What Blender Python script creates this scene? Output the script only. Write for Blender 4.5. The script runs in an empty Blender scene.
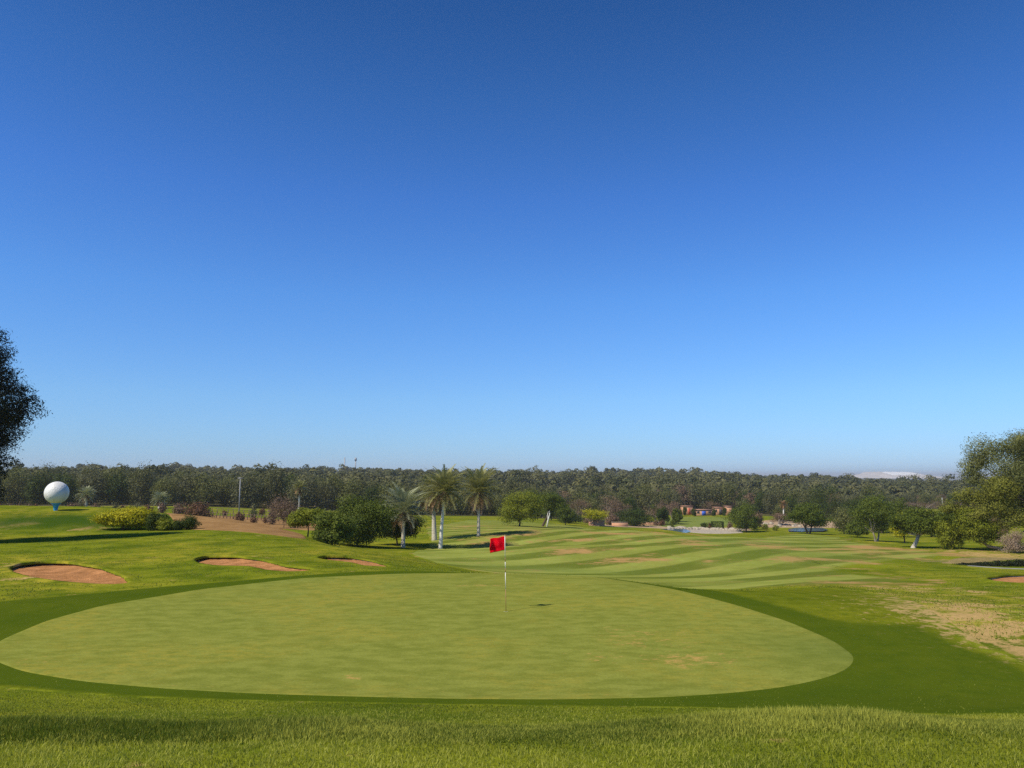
import bpy, math, random
import numpy as np
from mathutils import Vector

R = math.radians
rng = np.random.default_rng(11)
random.seed(11)
scene = bpy.context.scene
COL = scene.collection

# ------------------------------------------------------------------ camera
F = 769.0
PITCH = math.atan(91.0 / F)
cp, sp = math.cos(PITCH), math.sin(PITCH)
cd = bpy.data.cameras.new('camera')
cd.sensor_width = 36.0
cd.lens = F / 1024.0 * 36.0
cd.clip_start = 0.1
cd.clip_end = 30000.0
cam = bpy.data.objects.new('camera', cd)
cam.rotation_euler = (R(90) + PITCH, 0, 0)
cam.location = (0, 0, 0)
COL.objects.link(cam)
scene.camera = cam

# ------------------------------------------------------------------ light
SUN = Vector((-0.70, -0.52, 1.0)).normalized()      # towards the sun
elev = math.asin(SUN.z)
world = bpy.data.worlds.new('World')
scene.world = world
world.use_nodes = True
nt = world.node_tree
bg = nt.nodes['Background']
sky = nt.nodes.new('ShaderNodeTexSky')
sky.sky_type = 'NISHITA'
sky.sun_disc = False
sky.sun_elevation = elev
sky.sun_rotation = math.atan2(SUN.x, SUN.y)
sky.altitude = 150
sky.air_density = 1.0
sky.dust_density = 0.25
sky.ozone_density = 1.6
SKY_TINT = [(0.0, 0.50, 0.80, 1.5), (0.0116, 0.533, 0.82, 1.50), (0.0386, 0.541, 0.856, 1.45), (0.0968, 0.583, 0.938, 1.45), (0.2247, 0.498, 0.963, 1.60), (0.3454, 0.396, 0.842, 1.56), (0.4543, 0.304, 0.726, 1.32), (0.54, 0.229, 0.604, 1.123), (0.75, 0.2, 0.56, 1.05)]   # (sine of elevation, r, g, b): how the air of the day departs from the model sky
if SKY_TINT:
    tc_ = nt.nodes.new('ShaderNodeTexCoord'); sx_ = nt.nodes.new('ShaderNodeSeparateXYZ')
    nt.links.new(tc_.outputs['Generated'], sx_.inputs[0])
    rp = nt.nodes.new('ShaderNodeValToRGB'); nt.links.new(sx_.outputs[2], rp.inputs[0])
    while len(rp.color_ramp.elements) < len(SKY_TINT): rp.color_ramp.elements.new(0.5)
    for e_, (z_, r_, g_, b_) in zip(rp.color_ramp.elements, SKY_TINT):
        e_.position = z_; e_.color = (r_ / 3, g_ / 3, b_ / 3, 1)
    mu = nt.nodes.new('ShaderNodeVectorMath'); mu.operation = 'MULTIPLY'
    nt.links.new(sky.outputs[0], mu.inputs[0]); nt.links.new(rp.outputs[0], mu.inputs[1])
    sc3 = nt.nodes.new('ShaderNodeVectorMath'); sc3.operation = 'SCALE'; sc3.inputs['Scale'].default_value = 3.0
    nt.links.new(mu.outputs[0], sc3.inputs[0]); nt.links.new(sc3.outputs[0], bg.inputs[0])
else:
    nt.links.new(sky.outputs[0], bg.inputs[0])
bg.inputs[1].default_value = 0.1
sd_ = bpy.data.lights.new('sun', 'SUN')
sd_.energy = 5.0
sd_.angle = R(0.5)
sd_.color = (1.0, 0.91, 0.75)
sun = bpy.data.objects.new('sun', sd_)
sun.rotation_euler = SUN.to_track_quat('Z', 'Y').to_euler()
COL.objects.link(sun)
vs = scene.view_settings
vs.view_transform = 'Standard'
vs.look = 'None'
vs.exposure = 0.0
vs.gamma = 1.0
scene.cycles.max_bounces = 8
scene.cycles.transparent_max_bounces = 8
scene.cycles.volume_bounces = 1
scene.cycles.use_denoising = False
scene.cycles.sample_clamp_direct = 6.0
scene.cycles.sample_clamp_indirect = 3.0

# ------------------------------------------------------------------ terrain
def ratio(v):
    b = (384.0 - v) / F
    return (sp + b * cp) / (cp - b * sp)
def tcol(u):
    return (u - 512.0) / F / (cp + 0.1183 * sp)
def V(d, v):
    return (d, ratio(v) * d)

NEAR = [(0.5, -1.62), (3.0, -1.62), (4.5, -1.64), (5.6, -1.8), (6.6, -2.03), (8, -2.55), (10, -3.0), (11.4, -3.28), (13, -3.58), (15, -3.56), (20, -3.46)]
COLS = {
 -500: [(24, -3.5), (40, -3.7), (58, -3.9), (66, -2.9), (78, -3.2), (90, -4.6), (120, -7), (250, -8), (500, -8), (900, -6), (1500, -4), (2500, -12), (9000, -22), (30000, -45)],
 -100: [(22, -3.42), (32, -3.6), (45, -3.75), (58.5, -3.95), V(64, 512), V(76, 507), (90, -5), (120, -7.2), (160, -8), (250, -8), (500, -8), (900, -6), (1500, -4), (2500, -12), (9000, -22), (30000, -45)],
 100: [(22, -3.42), (26, -3.5), (32, -3.6), (45, -3.75), (58.5, -3.98), V(64, 513), V(76, 509), (90, -5), (120, -7.3), (160, -8), (250, -8), (500, -8), (900, -6), (1500, -3), (2500, -12), (9000, -22), (30000, -45)],
 190: [(24, -3.40), (28, -3.5), (45, -3.72), V(54, 532.5), V(60, 529), V(70, 515), (80, -4.9), (110, -7.3), (160, -8), (250, -8.2), (500, -8.5), (900, -5), (1500, -1), (2500, -12), (9000, -22), (30000, -45)],
 250: [(25, -3.38), (29, -3.45), (40, -3.62), V(50, 536), V(55, 535), V(68, 521.5), (80, -5.9), (110, -8.2), (160, -8.8), (250, -8.8), (500, -8.7), (900, -5), (1500, -0.5), (2500, -12), (9000, -22), (30000, -45)],
 300: [(26, -3.36), (30, -3.45), (38, -3.6), V(46, 541), V(52, 541), V(62, 534), (75, -6.2), (110, -8.5), (160, -9.2), (250, -9.2), (500, -9), (900, -5), (1500, -0.5), (2500, -12), (9000, -22), (30000, -45)],
 350: [(27, -3.34), (32, -3.55), V(42, 546), (50, -4.9), (62, -6.6), V(80, 547), V(110, 535), (160, -9.4), (250, -10), (500, -9.5), (900, -5), (1500, -0.5), (2500, -12), (9000, -22), (30000, -45)],
 420: [(27, -3.33), V(33, 566), V(40, 559), (50, -5.5), (62, -6.7), V(80, 549), V(105, 537), V(140, 525), V(180, 518), V(240, 514), (500, -10), (900, -5), (1500, -0.5), (2500, -12), (9000, -22), (30000, -45)],
 500: [(27, -3.32), (33, -4.2), V(42, 571), V(55, 562), V(70, 554), V(82, 548), V(103, 537), V(130, 528), V(155, 523), V(200, 517), V(250, 514), (500, -10), (900, -5), (1500, -0.5), (2500, -12), (9000, -22), (30000, -45)],
 600: [(26.5, -3.33), (33, -4.45), V(44, 571), V(60, 561), V(80, 549), V(110, 538), V(150, 530), V(172, 527.5), V(200, 524.5), V(250, 519), (500, -11), (900, -5), (1500, -0.5), (2500, -12), (9000, -22), (30000, -45)],
 700: [(24, -3.42), (30, -4.5), V(40, 578), V(55, 565), V(80, 551), V(110, 541), V(150, 534.8), (166, -12.9), (186, -13.1), V(200, 529), V(235, 519.5), V(265, 516), (300, -14), (500, -11), (900, -5.5), (1500, -1.5), (2500, -12), (9000, -22), (30000, -45)],
 800: [(23, -3.45), V(30, 585), V(40, 577), V(60, 563), V(90, 549), V(120, 539), V(155, 531.5), (170, -12.8), (195, -13.2), (230, -13.3), (300, -13.5), (500, -12), (900, -8), (1500, -5.5), (2500, -14), (9000, -26), (30000, -45)],
 900: [(22, -3.5), V(30, 589), V(40, 578), V(60, 563.5), V(80, 554.5), V(110, 546), V(130, 541), V(170, 535), (250, -14), (500, -14.5), (900, -14), (1500, -15), (2500, -20), (9000, -28), (30000, -45)],
 1024: [(25, -3.95), (32, -4.4), V(40, 576), V(50, 569.5), V(65, 562), V(84, 551.5), V(110, 543), (150, -11.3), (250, -13.5), (500, -14.5), (900, -14.5), (1500, -15.5), (2500, -20), (9000, -28), (30000, -45)],
 1500: [(25, -4.0), (40, -5.0), (65, -6.7), (84, -7.8), (110, -9), (150, -11), (250, -13.5), (500, -14.5), (900, -14), (1500, -12), (2500, -20), (9000, -28), (30000, -45)],
}
LD = np.linspace(math.log(0.5), math.log(32000), 1200)
TT = np.linspace(-1.4, 1.4, 281)
_u = sorted(COLS)
_prof = np.array([np.interp(LD, [math.log(p[0]) for p in NEAR + COLS[u]], [p[1] for p in NEAR + COLS[u]]) for u in _u])
_tc = np.array([tcol(u) for u in _u])
ZT = np.array([np.interp(TT, _tc, _prof[:, j]) for j in range(len(LD))]).T   # [t, ld]
def blur(a, sig, axis):
    k = int(sig * 3) + 1
    w = np.exp(-0.5 * (np.arange(-k, k + 1) / sig) ** 2); w /= w.sum()
    pad = [(0, 0), (0, 0)]; pad[axis] = (k, k)
    p = np.pad(a, pad, mode='edge')
    out = np.zeros_like(a)
    for i, ww in enumerate(w):
        sl = [slice(None), slice(None)]; sl[axis] = slice(i, i + a.shape[axis])
        out += ww * p[tuple(sl)]
    return out
ZT = blur(blur(ZT, 4.0, 1), 2.6, 0)

# smooth value noise (python side)
_perm = rng.random((256, 256))
def vnoise(x, y):
    xi = np.floor(x).astype(int); yi = np.floor(y).astype(int)
    fx = x - xi; fy = y - yi
    fx = fx * fx * (3 - 2 * fx); fy = fy * fy * (3 - 2 * fy)
    g = lambda a, b: _perm[a % 256, b % 256]
    return (g(xi, yi) * (1 - fx) + g(xi + 1, yi) * fx) * (1 - fy) + (g(xi, yi + 1) * (1 - fx) + g(xi + 1, yi + 1) * fx) * fy - 0.5

def base_h(x, y):
    x = np.asarray(x, float); y = np.asarray(y, float)
    d = np.maximum(y, 0.5)
    t = np.clip(x / np.maximum(d, 8.0) * np.where(d < 8, 1.0, 1.0), -1.399, 1.399)
    a = (t + 1.4) / 0.01; i = np.clip(a.astype(int), 0, 279); fa = a - i
    b = (np.log(d) - LD[0]) / (LD[1] - LD[0]); j = np.clip(b.astype(int), 0, len(LD) - 2); fb = np.clip(b - j, 0, 1)
    z = (ZT[i, j] * (1 - fa) + ZT[i + 1, j] * fa) * (1 - fb) + (ZT[i, j + 1] * (1 - fa) + ZT[i + 1, j + 1] * fa) * fb
    z = z + np.clip((d - 320) / 500, 0, 1) * np.clip((6000 - d) / 3000, 0, 1) * (12.0 * vnoise(x / 170.0 + 3, y / 230.0 + 7) + 3.5 * vnoise(x / 60.0, y / 90.0) - 6.5 * np.clip((d - 650) / 500, 0, 1) - 5.0 * np.clip((x / d - 0.32) / 0.15, 0, 1) * np.clip((d - 600) / 500, 0, 1))
    w = np.clip((d - 30) / 25, 0, 1) * np.clip((160 - d) / 60, 0, 1)
    z = z + w * (0.75 * vnoise(x / 17.0 + 2, y / 15.0) + 0.10 * vnoise(x / 4.0 + 9, y / 5.0))
    for mu, md, mh, ms in ((600, 66, 0.75, 7.5), (668, 49, -0.35, 5.0), (735, 62, 0.6, 6.5), (520, 96, 0.6, 9.0), (845, 58, 0.45, 6.0), (650, 96, 0.7, 10.0), (770, 100, 0.6, 11.0), (470, 62, 0.25, 6.0), (560, 46, -0.25, 5.0)):
        z = z + mh * np.exp(-((x - tcol(mu) * md) ** 2 / (2 * (ms * 1.3) ** 2) + (y - md) ** 2 / (2 * ms ** 2)))
    z = z + 0.05 * vnoise(x / 1.3 + 31, y / 1.3) * np.clip((8.5 - d) / 2, 0, 1)
    z = z + 0.10 * vnoise(x / 2.4 + 70, y / 3.0) * np.clip((7.4 - np.abs(d - 7)) / 1.5, 0, 1) * np.clip((9.0 - d) / 2, 0, 1)
    return z
H1 = lambda x, y: float(base_h(np.array([x]), np.array([y]))[0])

def ray(u, v):
    a = (u - 512.0) / F; b = (384.0 - v) / F
    return a / (cp - b * sp), (sp + b * cp) / (cp - b * sp)
_ds = np.exp(np.linspace(math.log(3), math.log(9000), 6000))
def G(u, v, dmin=3.0, dmax=9000):
    """ground point seen at pixel u, v (first hit beyond dmin)"""
    tx, tz = ray(u, v)
    m = (_ds >= dmin) & (_ds <= dmax)
    ds = _ds[m]
    f = tz * ds - base_h(tx * ds, ds)
    k = np.argmax(f < 0)
    if not (f < 0).any(): k = int(np.argmin(f))
    if k == 0: d = ds[0]
    else:
        f0, f1 = f[k - 1], f[k]
        d = ds[k - 1] + (ds[k] - ds[k - 1]) * (f0 / (f0 - f1) if f0 > 0 > f1 else 1)
    return float(tx * d), float(d), H1(tx * d, d)
def A(u, d):
    """ground point at depth d in the direction of column u"""
    t = tcol(u)
    return t * d, d, H1(t * d, d)

# ------------------------------------------------------------------ helpers
def tag(o, label=None, cat=None, group=None, kind=None):
    if label: o['label'] = label
    if cat: o['category'] = cat
    if group: o['group'] = group
    if kind: o['kind'] = kind
    return o
def mesh_np(name, verts, faces, mats, fattr=None, vattr=None, smooth=False, matidx=None, fattr_name='tint'):
    """faces: (N,k) int array, or list of arrays"""
    me = bpy.data.meshes.new(name)
    verts = np.asarray(verts, np.float32)
    if isinstance(faces, np.ndarray): faces = [faces]
    faces = [f for f in faces if len(f)]
    nl = sum(f.size for f in faces); nf = sum(len(f) for f in faces)
    me.vertices.add(len(verts)); me.vertices.foreach_set('co', verts.ravel())
    me.loops.add(nl); me.loops.foreach_set('vertex_index', np.concatenate([f.ravel() for f in faces]).astype(np.int32))
    me.polygons.add(nf)
    tot = np.concatenate([np.full(len(f), f.shape[1]) for f in faces]).astype(np.int32)
    st = np.concatenate([[0], np.cumsum(tot)[:-1]]).astype(np.int32)
    me.polygons.foreach_set('loop_start', st); me.polygons.foreach_set('loop_total', tot)
    if smooth: me.polygons.foreach_set('use_smooth', np.ones(nf, bool))
    if not isinstance(mats, (list, tuple)): mats = [mats]
    for m in mats: me.materials.append(m)
    if matidx is not None: me.polygons.foreach_set('material_index', np.asarray(matidx, np.int32))
    me.update(calc_edges=True)
    if fattr is not None:
        at = me.attributes.new(fattr_name, 'FLOAT', 'FACE'); at.data.foreach_set('value', np.asarray(fattr, np.float32))
    if vattr:
        for k, a in vattr.items():
            at = me.attributes.new(k, 'FLOAT', 'POINT'); at.data.foreach_set('value', np.asarray(a, np.float32))
    me.validate(clean_customdata=False)
    return me
def obj(name, me, parent=None, loc=None, rot=None):
    o = bpy.data.objects.new(name, me)
    COL.objects.link(o)
    if parent is not None: o.parent = parent
    if loc is not None: o.location = loc
    if rot is not None: o.rotation_euler = rot
    return o
def thing(name, label, cat, loc, rz=0.0, group=None, scale=None):
    o = bpy.data.objects.new(name, None); o.empty_display_size = 0.3
    COL.objects.link(o)
    o.location = loc; o.rotation_euler = (0, 0, rz)
    if scale: o.scale = scale
    return tag(o, label, cat, group)
def copy_tree(o, parent=None):
    c = o.copy(); COL.objects.link(c); c.parent = parent
    for ch in list(o.children): copy_tree(ch, c)
    return c

class MB:
    """collects geometry (quads and triangles) into one mesh"""
    def __init__(s): s.v = []; s.q = []; s.t = []; s.n = 0
    def add(s, v, q=None, t=None):
        v = np.asarray(v, float)
        if q is not None and len(q): s.q.append(np.asarray(q) + s.n)
        if t is not None and len(t): s.t.append(np.asarray(t) + s.n)
        s.v.append(v); s.n += len(v)
    def tube(s, pts, rad, n=8, cap=True):
        pts = [Vector(p) for p in pts]
        rings = []
        up = Vector((0.13, 0.31, 1)).normalized()
        prev = None
        for i, p in enumerate(pts):
            d = (pts[min(i + 1, len(pts) - 1)] - pts[max(i - 1, 0)]).normalized()
            a = (prev - d * prev.dot(d)) if prev is not None else d.cross(Vector((0, 1, 0.01)) if abs(d.y) < 0.9 else Vector((1, 0, 0)))
            a.normalize(); prev = a
            b = d.cross(a)
            for k in range(n):
                an = 2 * math.pi * k / n
                rings.append(p + (a * math.cos(an) + b * math.sin(an)) * rad[i])
        q = []
        for i in range(len(pts) - 1):
            for k in range(n):
                q.append((i * n + k, i * n + (k + 1) % n, (i + 1) * n + (k + 1) % n, (i + 1) * n + k))
        t = []
        v = [tuple(r) for r in rings]
        if cap:
            for i, base in ((0, 0), (len(pts) - 1, (len(pts) - 1) * n)):
                c = len(v); v.append(tuple(pts[i]))
                for k in range(n):
                    t.append((base + (k + 1) % n, base + k, c) if i == 0 else (base + k, base + (k + 1) % n, c))
        s.add(v, q, t)
    def box(s, x0, x1, y0, y1, z0, z1):
        v = [(x0, y0, z0), (x1, y0, z0), (x1, y1, z0), (x0, y1, z0), (x0, y0, z1), (x1, y0, z1), (x1, y1, z1), (x0, y1, z1)]
        s.add(v, [(0, 3, 2, 1), (4, 5, 6, 7), (0, 1, 5, 4), (1, 2, 6, 5), (2, 3, 7, 6), (3, 0, 4, 7)])
    def lathe(s, prof, n=24, c=(0, 0, 0)):
        v = []; q = []
        for (r, z) in prof:
            for k in range(n):
                an = 2 * math.pi * k / n
                v.append((c[0] + r * math.cos(an), c[1] + r * math.sin(an), c[2] + z))
        for i in range(len(prof) - 1):
            for k in range(n):
                q.append((i * n + k, i * n + (k + 1) % n, (i + 1) * n + (k + 1) % n, (i + 1) * n + k))
        s.add(v, q)
    def build(s, name, mat, parent=None, smooth=False, **kw):
        f = []
        if s.q: f.append(np.concatenate(s.q))
        if s.t: f.append(np.concatenate(s.t))
        return obj(name, mesh_np(name, np.concatenate(s.v), f, mat, smooth=smooth), parent, **kw)

# ------------------------------------------------------------------ materials
def new_mat(name):
    m = bpy.data.materials.new(name); m.use_nodes = True
    n = m.node_tree.nodes; n.clear()
    out = n.new('ShaderNodeOutputMaterial')
    return m, m.node_tree, out
def N(t, kind, **kw):
    n = t.nodes.new(kind)
    for k, v in kw.items():
        if k in n.inputs.keys(): n.inputs[k].default_value = v
        else: setattr(n, k, v)
    return n
def mixc(t, fac, a, b, blend='MIX'):
    n = t.nodes.new('ShaderNodeMix'); n.data_type = 'RGBA'; n.blend_type = blend
    for i, s in ((0, fac), (6, a), (7, b)):
        if hasattr(s, 'links') or isinstance(s, bpy.types.NodeSocket): t.links.new(s, n.inputs[i])
        elif i == 0: n.inputs[0].default_value = s
        else: n.inputs[i].default_value = (*s, 1) if len(s) == 3 else s
    return n.outputs[2]
def mth(t, op, a, b=0.0, c=None, clamp=False):
    n = t.nodes.new('ShaderNodeMath'); n.operation = op; n.use_clamp = clamp
    for i, s in ((0, a), (1, b)) + (((2, c),) if c is not None else ()):
        if isinstance(s, bpy.types.NodeSocket): t.links.new(s, n.inputs[i])
        else: n.inputs[i].default_value = s
    return n.outputs[0]
def ramp(t, f, a, b):
    n = t.nodes.new('ShaderNodeMapRange'); n.interpolation_type = 'SMOOTHSTEP'
    t.links.new(f, n.inputs[0]); n.inputs[1].default_value = a; n.inputs[2].default_value = b
    return n.outputs[0]
def noise(t, scale, detail=3.0, rough=0.55, vec=None, sc=(1, 1, 1), rot=0.0, loc=(0, 0, 0)):
    if vec is None: vec = t.nodes.new('ShaderNodeNewGeometry').outputs['Position']
    mp = t.nodes.new('ShaderNodeMapping'); mp.inputs['Scale'].default_value = sc; mp.inputs['Rotation'].default_value = (0, 0, rot)
    mp.inputs['Location'].default_value = loc
    t.links.new(vec, mp.inputs[0])
    n = t.nodes.new('ShaderNodeTexNoise'); n.inputs['Scale'].default_value = scale
    n.inputs['Detail'].default_value = detail; n.inputs['Roughness'].default_value = rough
    t.links.new(mp.outputs[0], n.inputs[0])
    return n.outputs[0]
def attr(t, name):
    n = t.nodes.new('ShaderNodeAttribute'); n.attribute_name = name; return n.outputs['Fac']
def diffuse_out(t, out, colr, rough=0.9, bump=None, bstr=0.3, bdist=0.05, spec=0.2):
    matte = spec < 0.16
    p = t.nodes.new('ShaderNodeBsdfDiffuse' if matte else 'ShaderNodeBsdfPrincipled')
    if not matte:
        p.inputs['Roughness'].default_value = rough
        p.inputs['Specular IOR Level'].default_value = spec
    ci = p.inputs['Color' if matte else 'Base Color']
    if isinstance(colr, bpy.types.NodeSocket): t.links.new(colr, ci)
    else: ci.default_value = (*colr, 1)
    if bump is not None:
        b = t.nodes.new('ShaderNodeBump'); b.inputs['Strength'].default_value = bstr; b.inputs['Distance'].default_value = bdist
        t.links.new(bump, b.inputs['Height']); t.links.new(b.outputs[0], p.inputs['Normal'])
    t.links.new(p.outputs[0], out.inputs[0])
    return p

def turf(name, dark, light, yellow, dry, big=0.12, mid=1.2, fine=16.0, dry_amt=(0.62, 0.85), bstr=0.5, bdist=0.04, stripes=None, finev=0.35, aniso=(1, 1, 1)):
    m, t, out = new_mat(name)
    nb = noise(t, big, 4, 0.6)
    nm = noise(t, mid, 5, 0.65, sc=aniso, loc=(3, 7, 0))
    nf = noise(t, fine, 4, 0.7)
    c = mixc(t, ramp(t, nm, 0.35, 0.65), dark, light)
    yl = mth(t, 'MULTIPLY', ramp(t, nb, 0.42, 0.66), ramp(t, noise(t, mid * 2.2, 4, 0.7, sc=aniso, loc=(11, 2, 0)), 0.35, 0.7))
    c = mixc(t, yl, c, yellow)
    if stripes:
        ang, width, amt, wob = stripes
        geo = t.nodes.new('ShaderNodeNewGeometry')
        sx = t.nodes.new('ShaderNodeSeparateXYZ'); t.links.new(geo.outputs['Position'], sx.inputs[0])
        w = mth(t, 'ADD', mth(t, 'MULTIPLY', sx.outputs[0], math.cos(ang)), mth(t, 'MULTIPLY', sx.outputs[1], math.sin(ang)))
        w = mth(t, 'ADD', w, mth(t, 'MULTIPLY', mth(t, 'SUBTRACT', noise(t, 0.022, 1), 0.5), wob))
        s = mth(t, 'SINE', mth(t, 'MULTIPLY', w, math.pi / width))
        s = mth(t, 'MULTIPLY', ramp(t, s, -0.35, 0.35), amt)
        s = mth(t, 'MULTIPLY', s, ramp(t, noise(t, 0.09, 3, 0.6, loc=(5, 5, 0)), 0.28, 0.5))
        c = mixc(t, s, c, (dark[0] * 0.50, dark[1] * 0.57, dark[2] * 0.42))
    if name == 'fringe_turf':    # passes of the mower round the green
        rg = mth(t, 'SINE', mth(t, 'MULTIPLY', mth(t, 'ADD', attr(t, 'ring'), mth(t, 'MULTIPLY', noise(t, 0.7, 3), 0.5)), 2 * math.pi / 1.35))
        c = mixc(t, mth(t, 'MULTIPLY', ramp(t, rg, -0.3, 0.5), mth(t, 'MULTIPLY', ramp(t, noise(t, 0.35, 3, 0.6, loc=(8, 1, 0)), 0.3, 0.6), 0.36)), c, yellow)
    d = attr(t, 'dry')
    fr = attr(t, 'fray')
    rc = mixc(t, ramp(t, nm, 0.35, 0.65), (0.085, 0.120, 0.008), (0.185, 0.210, 0.014))
    c = mixc(t, ramp(t, mth(t, 'ADD', mth(t, 'ADD', mth(t, 'MULTIPLY', nm, 0.5), mth(t, 'MULTIPLY', nf, 0.5)), fr), 0.98, 1.22), c, rc)
    dn = noise(t, mid * 1.7, 6, 0.75, sc=aniso, loc=(1, 31, 0))
    dn2 = noise(t, fine * 0.35, 4, 0.7, sc=aniso)
    dd = mth(t, 'ADD', mth(t, 'MULTIPLY', dn, 0.62), mth(t, 'MULTIPLY', dn2, 0.38))
    dd = mth(t, 'ADD', dd, mth(t, 'MULTIPLY', d, 0.58))
    dd = mth(t, 'ADD', dd, mth(t, 'MULTIPLY', fr, 0.10))
    dd = mth(t, 'ADD', dd, mth(t, 'MULTIPLY', mth(t, 'SUBTRACT', dn, 0.5), 0.95))
    c = mixc(t, ramp(t, dd, *dry_amt), c, dry)
    g = attr(t, 'dark_turf')
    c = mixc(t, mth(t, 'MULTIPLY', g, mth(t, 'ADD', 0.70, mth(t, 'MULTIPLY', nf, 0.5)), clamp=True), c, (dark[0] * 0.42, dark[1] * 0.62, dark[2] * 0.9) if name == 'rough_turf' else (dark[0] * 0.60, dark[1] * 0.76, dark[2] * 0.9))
    fv = mth(t, 'ADD', mth(t, 'MULTIPLY', nf, 2 * finev), 1 - finev)
    mul = t.nodes.new('ShaderNodeVectorMath'); mul.operation = 'SCALE'
    t.links.new(c, mul.inputs[0]); t.links.new(fv, mul.inputs['Scale'])
    hgt = mth(t, 'ADD', nf, mth(t, 'MULTIPLY', nm, 1.2))
    p = diffuse_out(t, out, mul.outputs[0], 0.85, hgt, bstr, bdist, 0.15)
    return m

M = {}
M['rough'] = turf('rough_turf', (0.085, 0.120, 0.008), (0.185, 0.210, 0.014), (0.34, 0.29, 0.030), (0.43, 0.29, 0.11), big=0.10, mid=0.55, fine=9, finev=0.42, dry_amt=(0.68, 0.86), bdist=0.08)
M['fringe'] = turf('fringe_turf', (0.082, 0.108, 0.0070), (0.122, 0.148, 0.010), (0.175, 0.185, 0.012), (0.40, 0.28, 0.11), big=0.16, mid=1.7, fine=22, finev=0.46, dry_amt=(0.76, 0.96), bdist=0.012)
M['green'] = turf('putting_turf', (0.162, 0.184, 0.029), (0.222, 0.240, 0.044), (0.275, 0.245, 0.038), (0.45, 0.28, 0.085), big=0.30, mid=2.6, fine=26, finev=0.42, dry_amt=(0.70, 1.02), bdist=0.004, aniso=(0.7, 1.2, 1))
M['fairway'] = turf('fairway_turf', (0.205, 0.235, 0.040), (0.275, 0.305, 0.062), (0.29, 0.25, 0.060), (0.38, 0.235, 0.085), big=0.05, mid=0.22, fine=2.6, finev=0.26, dry_amt=(0.62, 0.86), bdist=0.05, stripes=(R(131), 2.5, 0.85, 9.0), aniso=(0.7, 1.0, 1))
M['green2'] = turf('far_putting_turf', (0.13, 0.18, 0.035), (0.18, 0.22, 0.05), (0.20, 0.22, 0.05), (0.3, 0.25, 0.1), big=0.05, mid=0.2, fine=2, finev=0.15)

def sand_mat(name, a, b, scale=1.5, bstr=0.7):
    m, t, out = new_mat(name)
    n1 = noise(t, scale, 5, 0.7); n2 = noise(t, scale * 9, 5, 0.7)
    c = mixc(t, ramp(t, n1, 0.3, 0.7), a, b)
    c = mixc(t, mth(t, 'MULTIPLY', ramp(t, n2, 0.5, 0.75), 0.45), c, (a[0] * 0.55, a[1] * 0.5, a[2] * 0.5))
    diffuse_out(t, out, c, 0.95, mth(t, 'ADD', n2, mth(t, 'MULTIPLY', n1, 1.5)), bstr, 0.07, 0.05)
    return m
M['sand'] = sand_mat('bunker_sand', (0.31, 0.145, 0.055), (0.53, 0.255, 0.105), 1.3)
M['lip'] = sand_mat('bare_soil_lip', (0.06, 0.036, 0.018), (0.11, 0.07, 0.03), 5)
M['soil'] = sand_mat('dry_earth', (0.235, 0.132, 0.052), (0.345, 0.205, 0.085), 0.5)
M['gravel'] = sand_mat('pale_gravel', (0.33, 0.235, 0.14), (0.47, 0.34, 0.22), 0.5)
M['tan'] = sand_mat('dry_tan_dirt', (0.19, 0.16, 0.055), (0.36, 0.26, 0.12), 0.9)
M['stone'] = sand_mat('pale_stone', (0.33, 0.28, 0.21), (0.48, 0.42, 0.33), 2)
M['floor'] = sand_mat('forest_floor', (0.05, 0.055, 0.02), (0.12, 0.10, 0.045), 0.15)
M['pinkwall'] = sand_mat('terracotta_render', (0.50, 0.27, 0.16), (0.60, 0.34, 0.21), 0.8, 0.1)
M['path'] = sand_mat('grey_path', (0.24, 0.23, 0.22), (0.32, 0.31, 0.29), 1.0, 0.2)
M['tailing'] = sand_mat('pale_spoil', (0.50, 0.43, 0.36), (0.68, 0.60, 0.52), 0.01, 0.1)
M['white_spoil'] = sand_mat('white_spoil', (0.85, 0.83, 0.78), (0.92, 0.90, 0.86), 0.02, 0.1)

def plain(name, c, rough=0.5, spec=0.4, var=0.12, scale=4.0, metallic=0.0):
    m, t, out = new_mat(name)
    n1 = noise(t, scale, 4, 0.6)
    col = mixc(t, ramp(t, n1, 0.3, 0.7), tuple(x * (1 - var) for x in c), tuple(min(1, x * (1 + var)) for x in c))
    p = diffuse_out(t, out, col, rough, n1, 0.05, 0.01, spec); p.inputs['Metallic'].default_value = metallic
    return m
def ball_mat():
    m, t, out = new_mat('white_dimpled_shell')
    tc = t.nodes.new('ShaderNodeTexCoord')
    vo = t.nodes.new('ShaderNodeTexVoronoi'); vo.inputs['Scale'].default_value = 5.2
    t.links.new(tc.outputs['Object'], vo.inputs[0])
    n1 = noise(t, 1.5, 4, 0.6, vec=tc.outputs['Object'], sc=(1, 1, 0.25))
    c = mixc(t, ramp(t, n1, 0.35, 0.75), (0.80, 0.79, 0.74), (0.60, 0.59, 0.54))
    diffuse_out(t, out, c, 0.45, ramp(t, vo.outputs['Distance'], 0.0, 0.45), 0.35, 0.05, 0.4)
    return m
M['ball'] = ball_mat()
M['blue'] = plain('blue_paint', (0.02, 0.30, 0.58), 0.45)
M['bluedoor'] = plain('deep_blue_paint', (0.03, 0.10, 0.50), 0.5)
M['red'] = plain('red_door_paint', (0.45, 0.10, 0.06), 0.6)
M['roof'] = plain('clay_roof', (0.38, 0.20, 0.13), 0.8)
M['dark'] = plain('dark_opening', (0.03, 0.03, 0.035), 0.6)
M['metal'] = plain('grey_metal', (0.30, 0.31, 0.32), 0.5, metallic=0.3)
M['white'] = plain('white_paint', (0.78, 0.77, 0.72), 0.5)
M['polewhite'] = plain('white_fibreglass', (0.80, 0.78, 0.70), 0.35, var=0.04)
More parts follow.
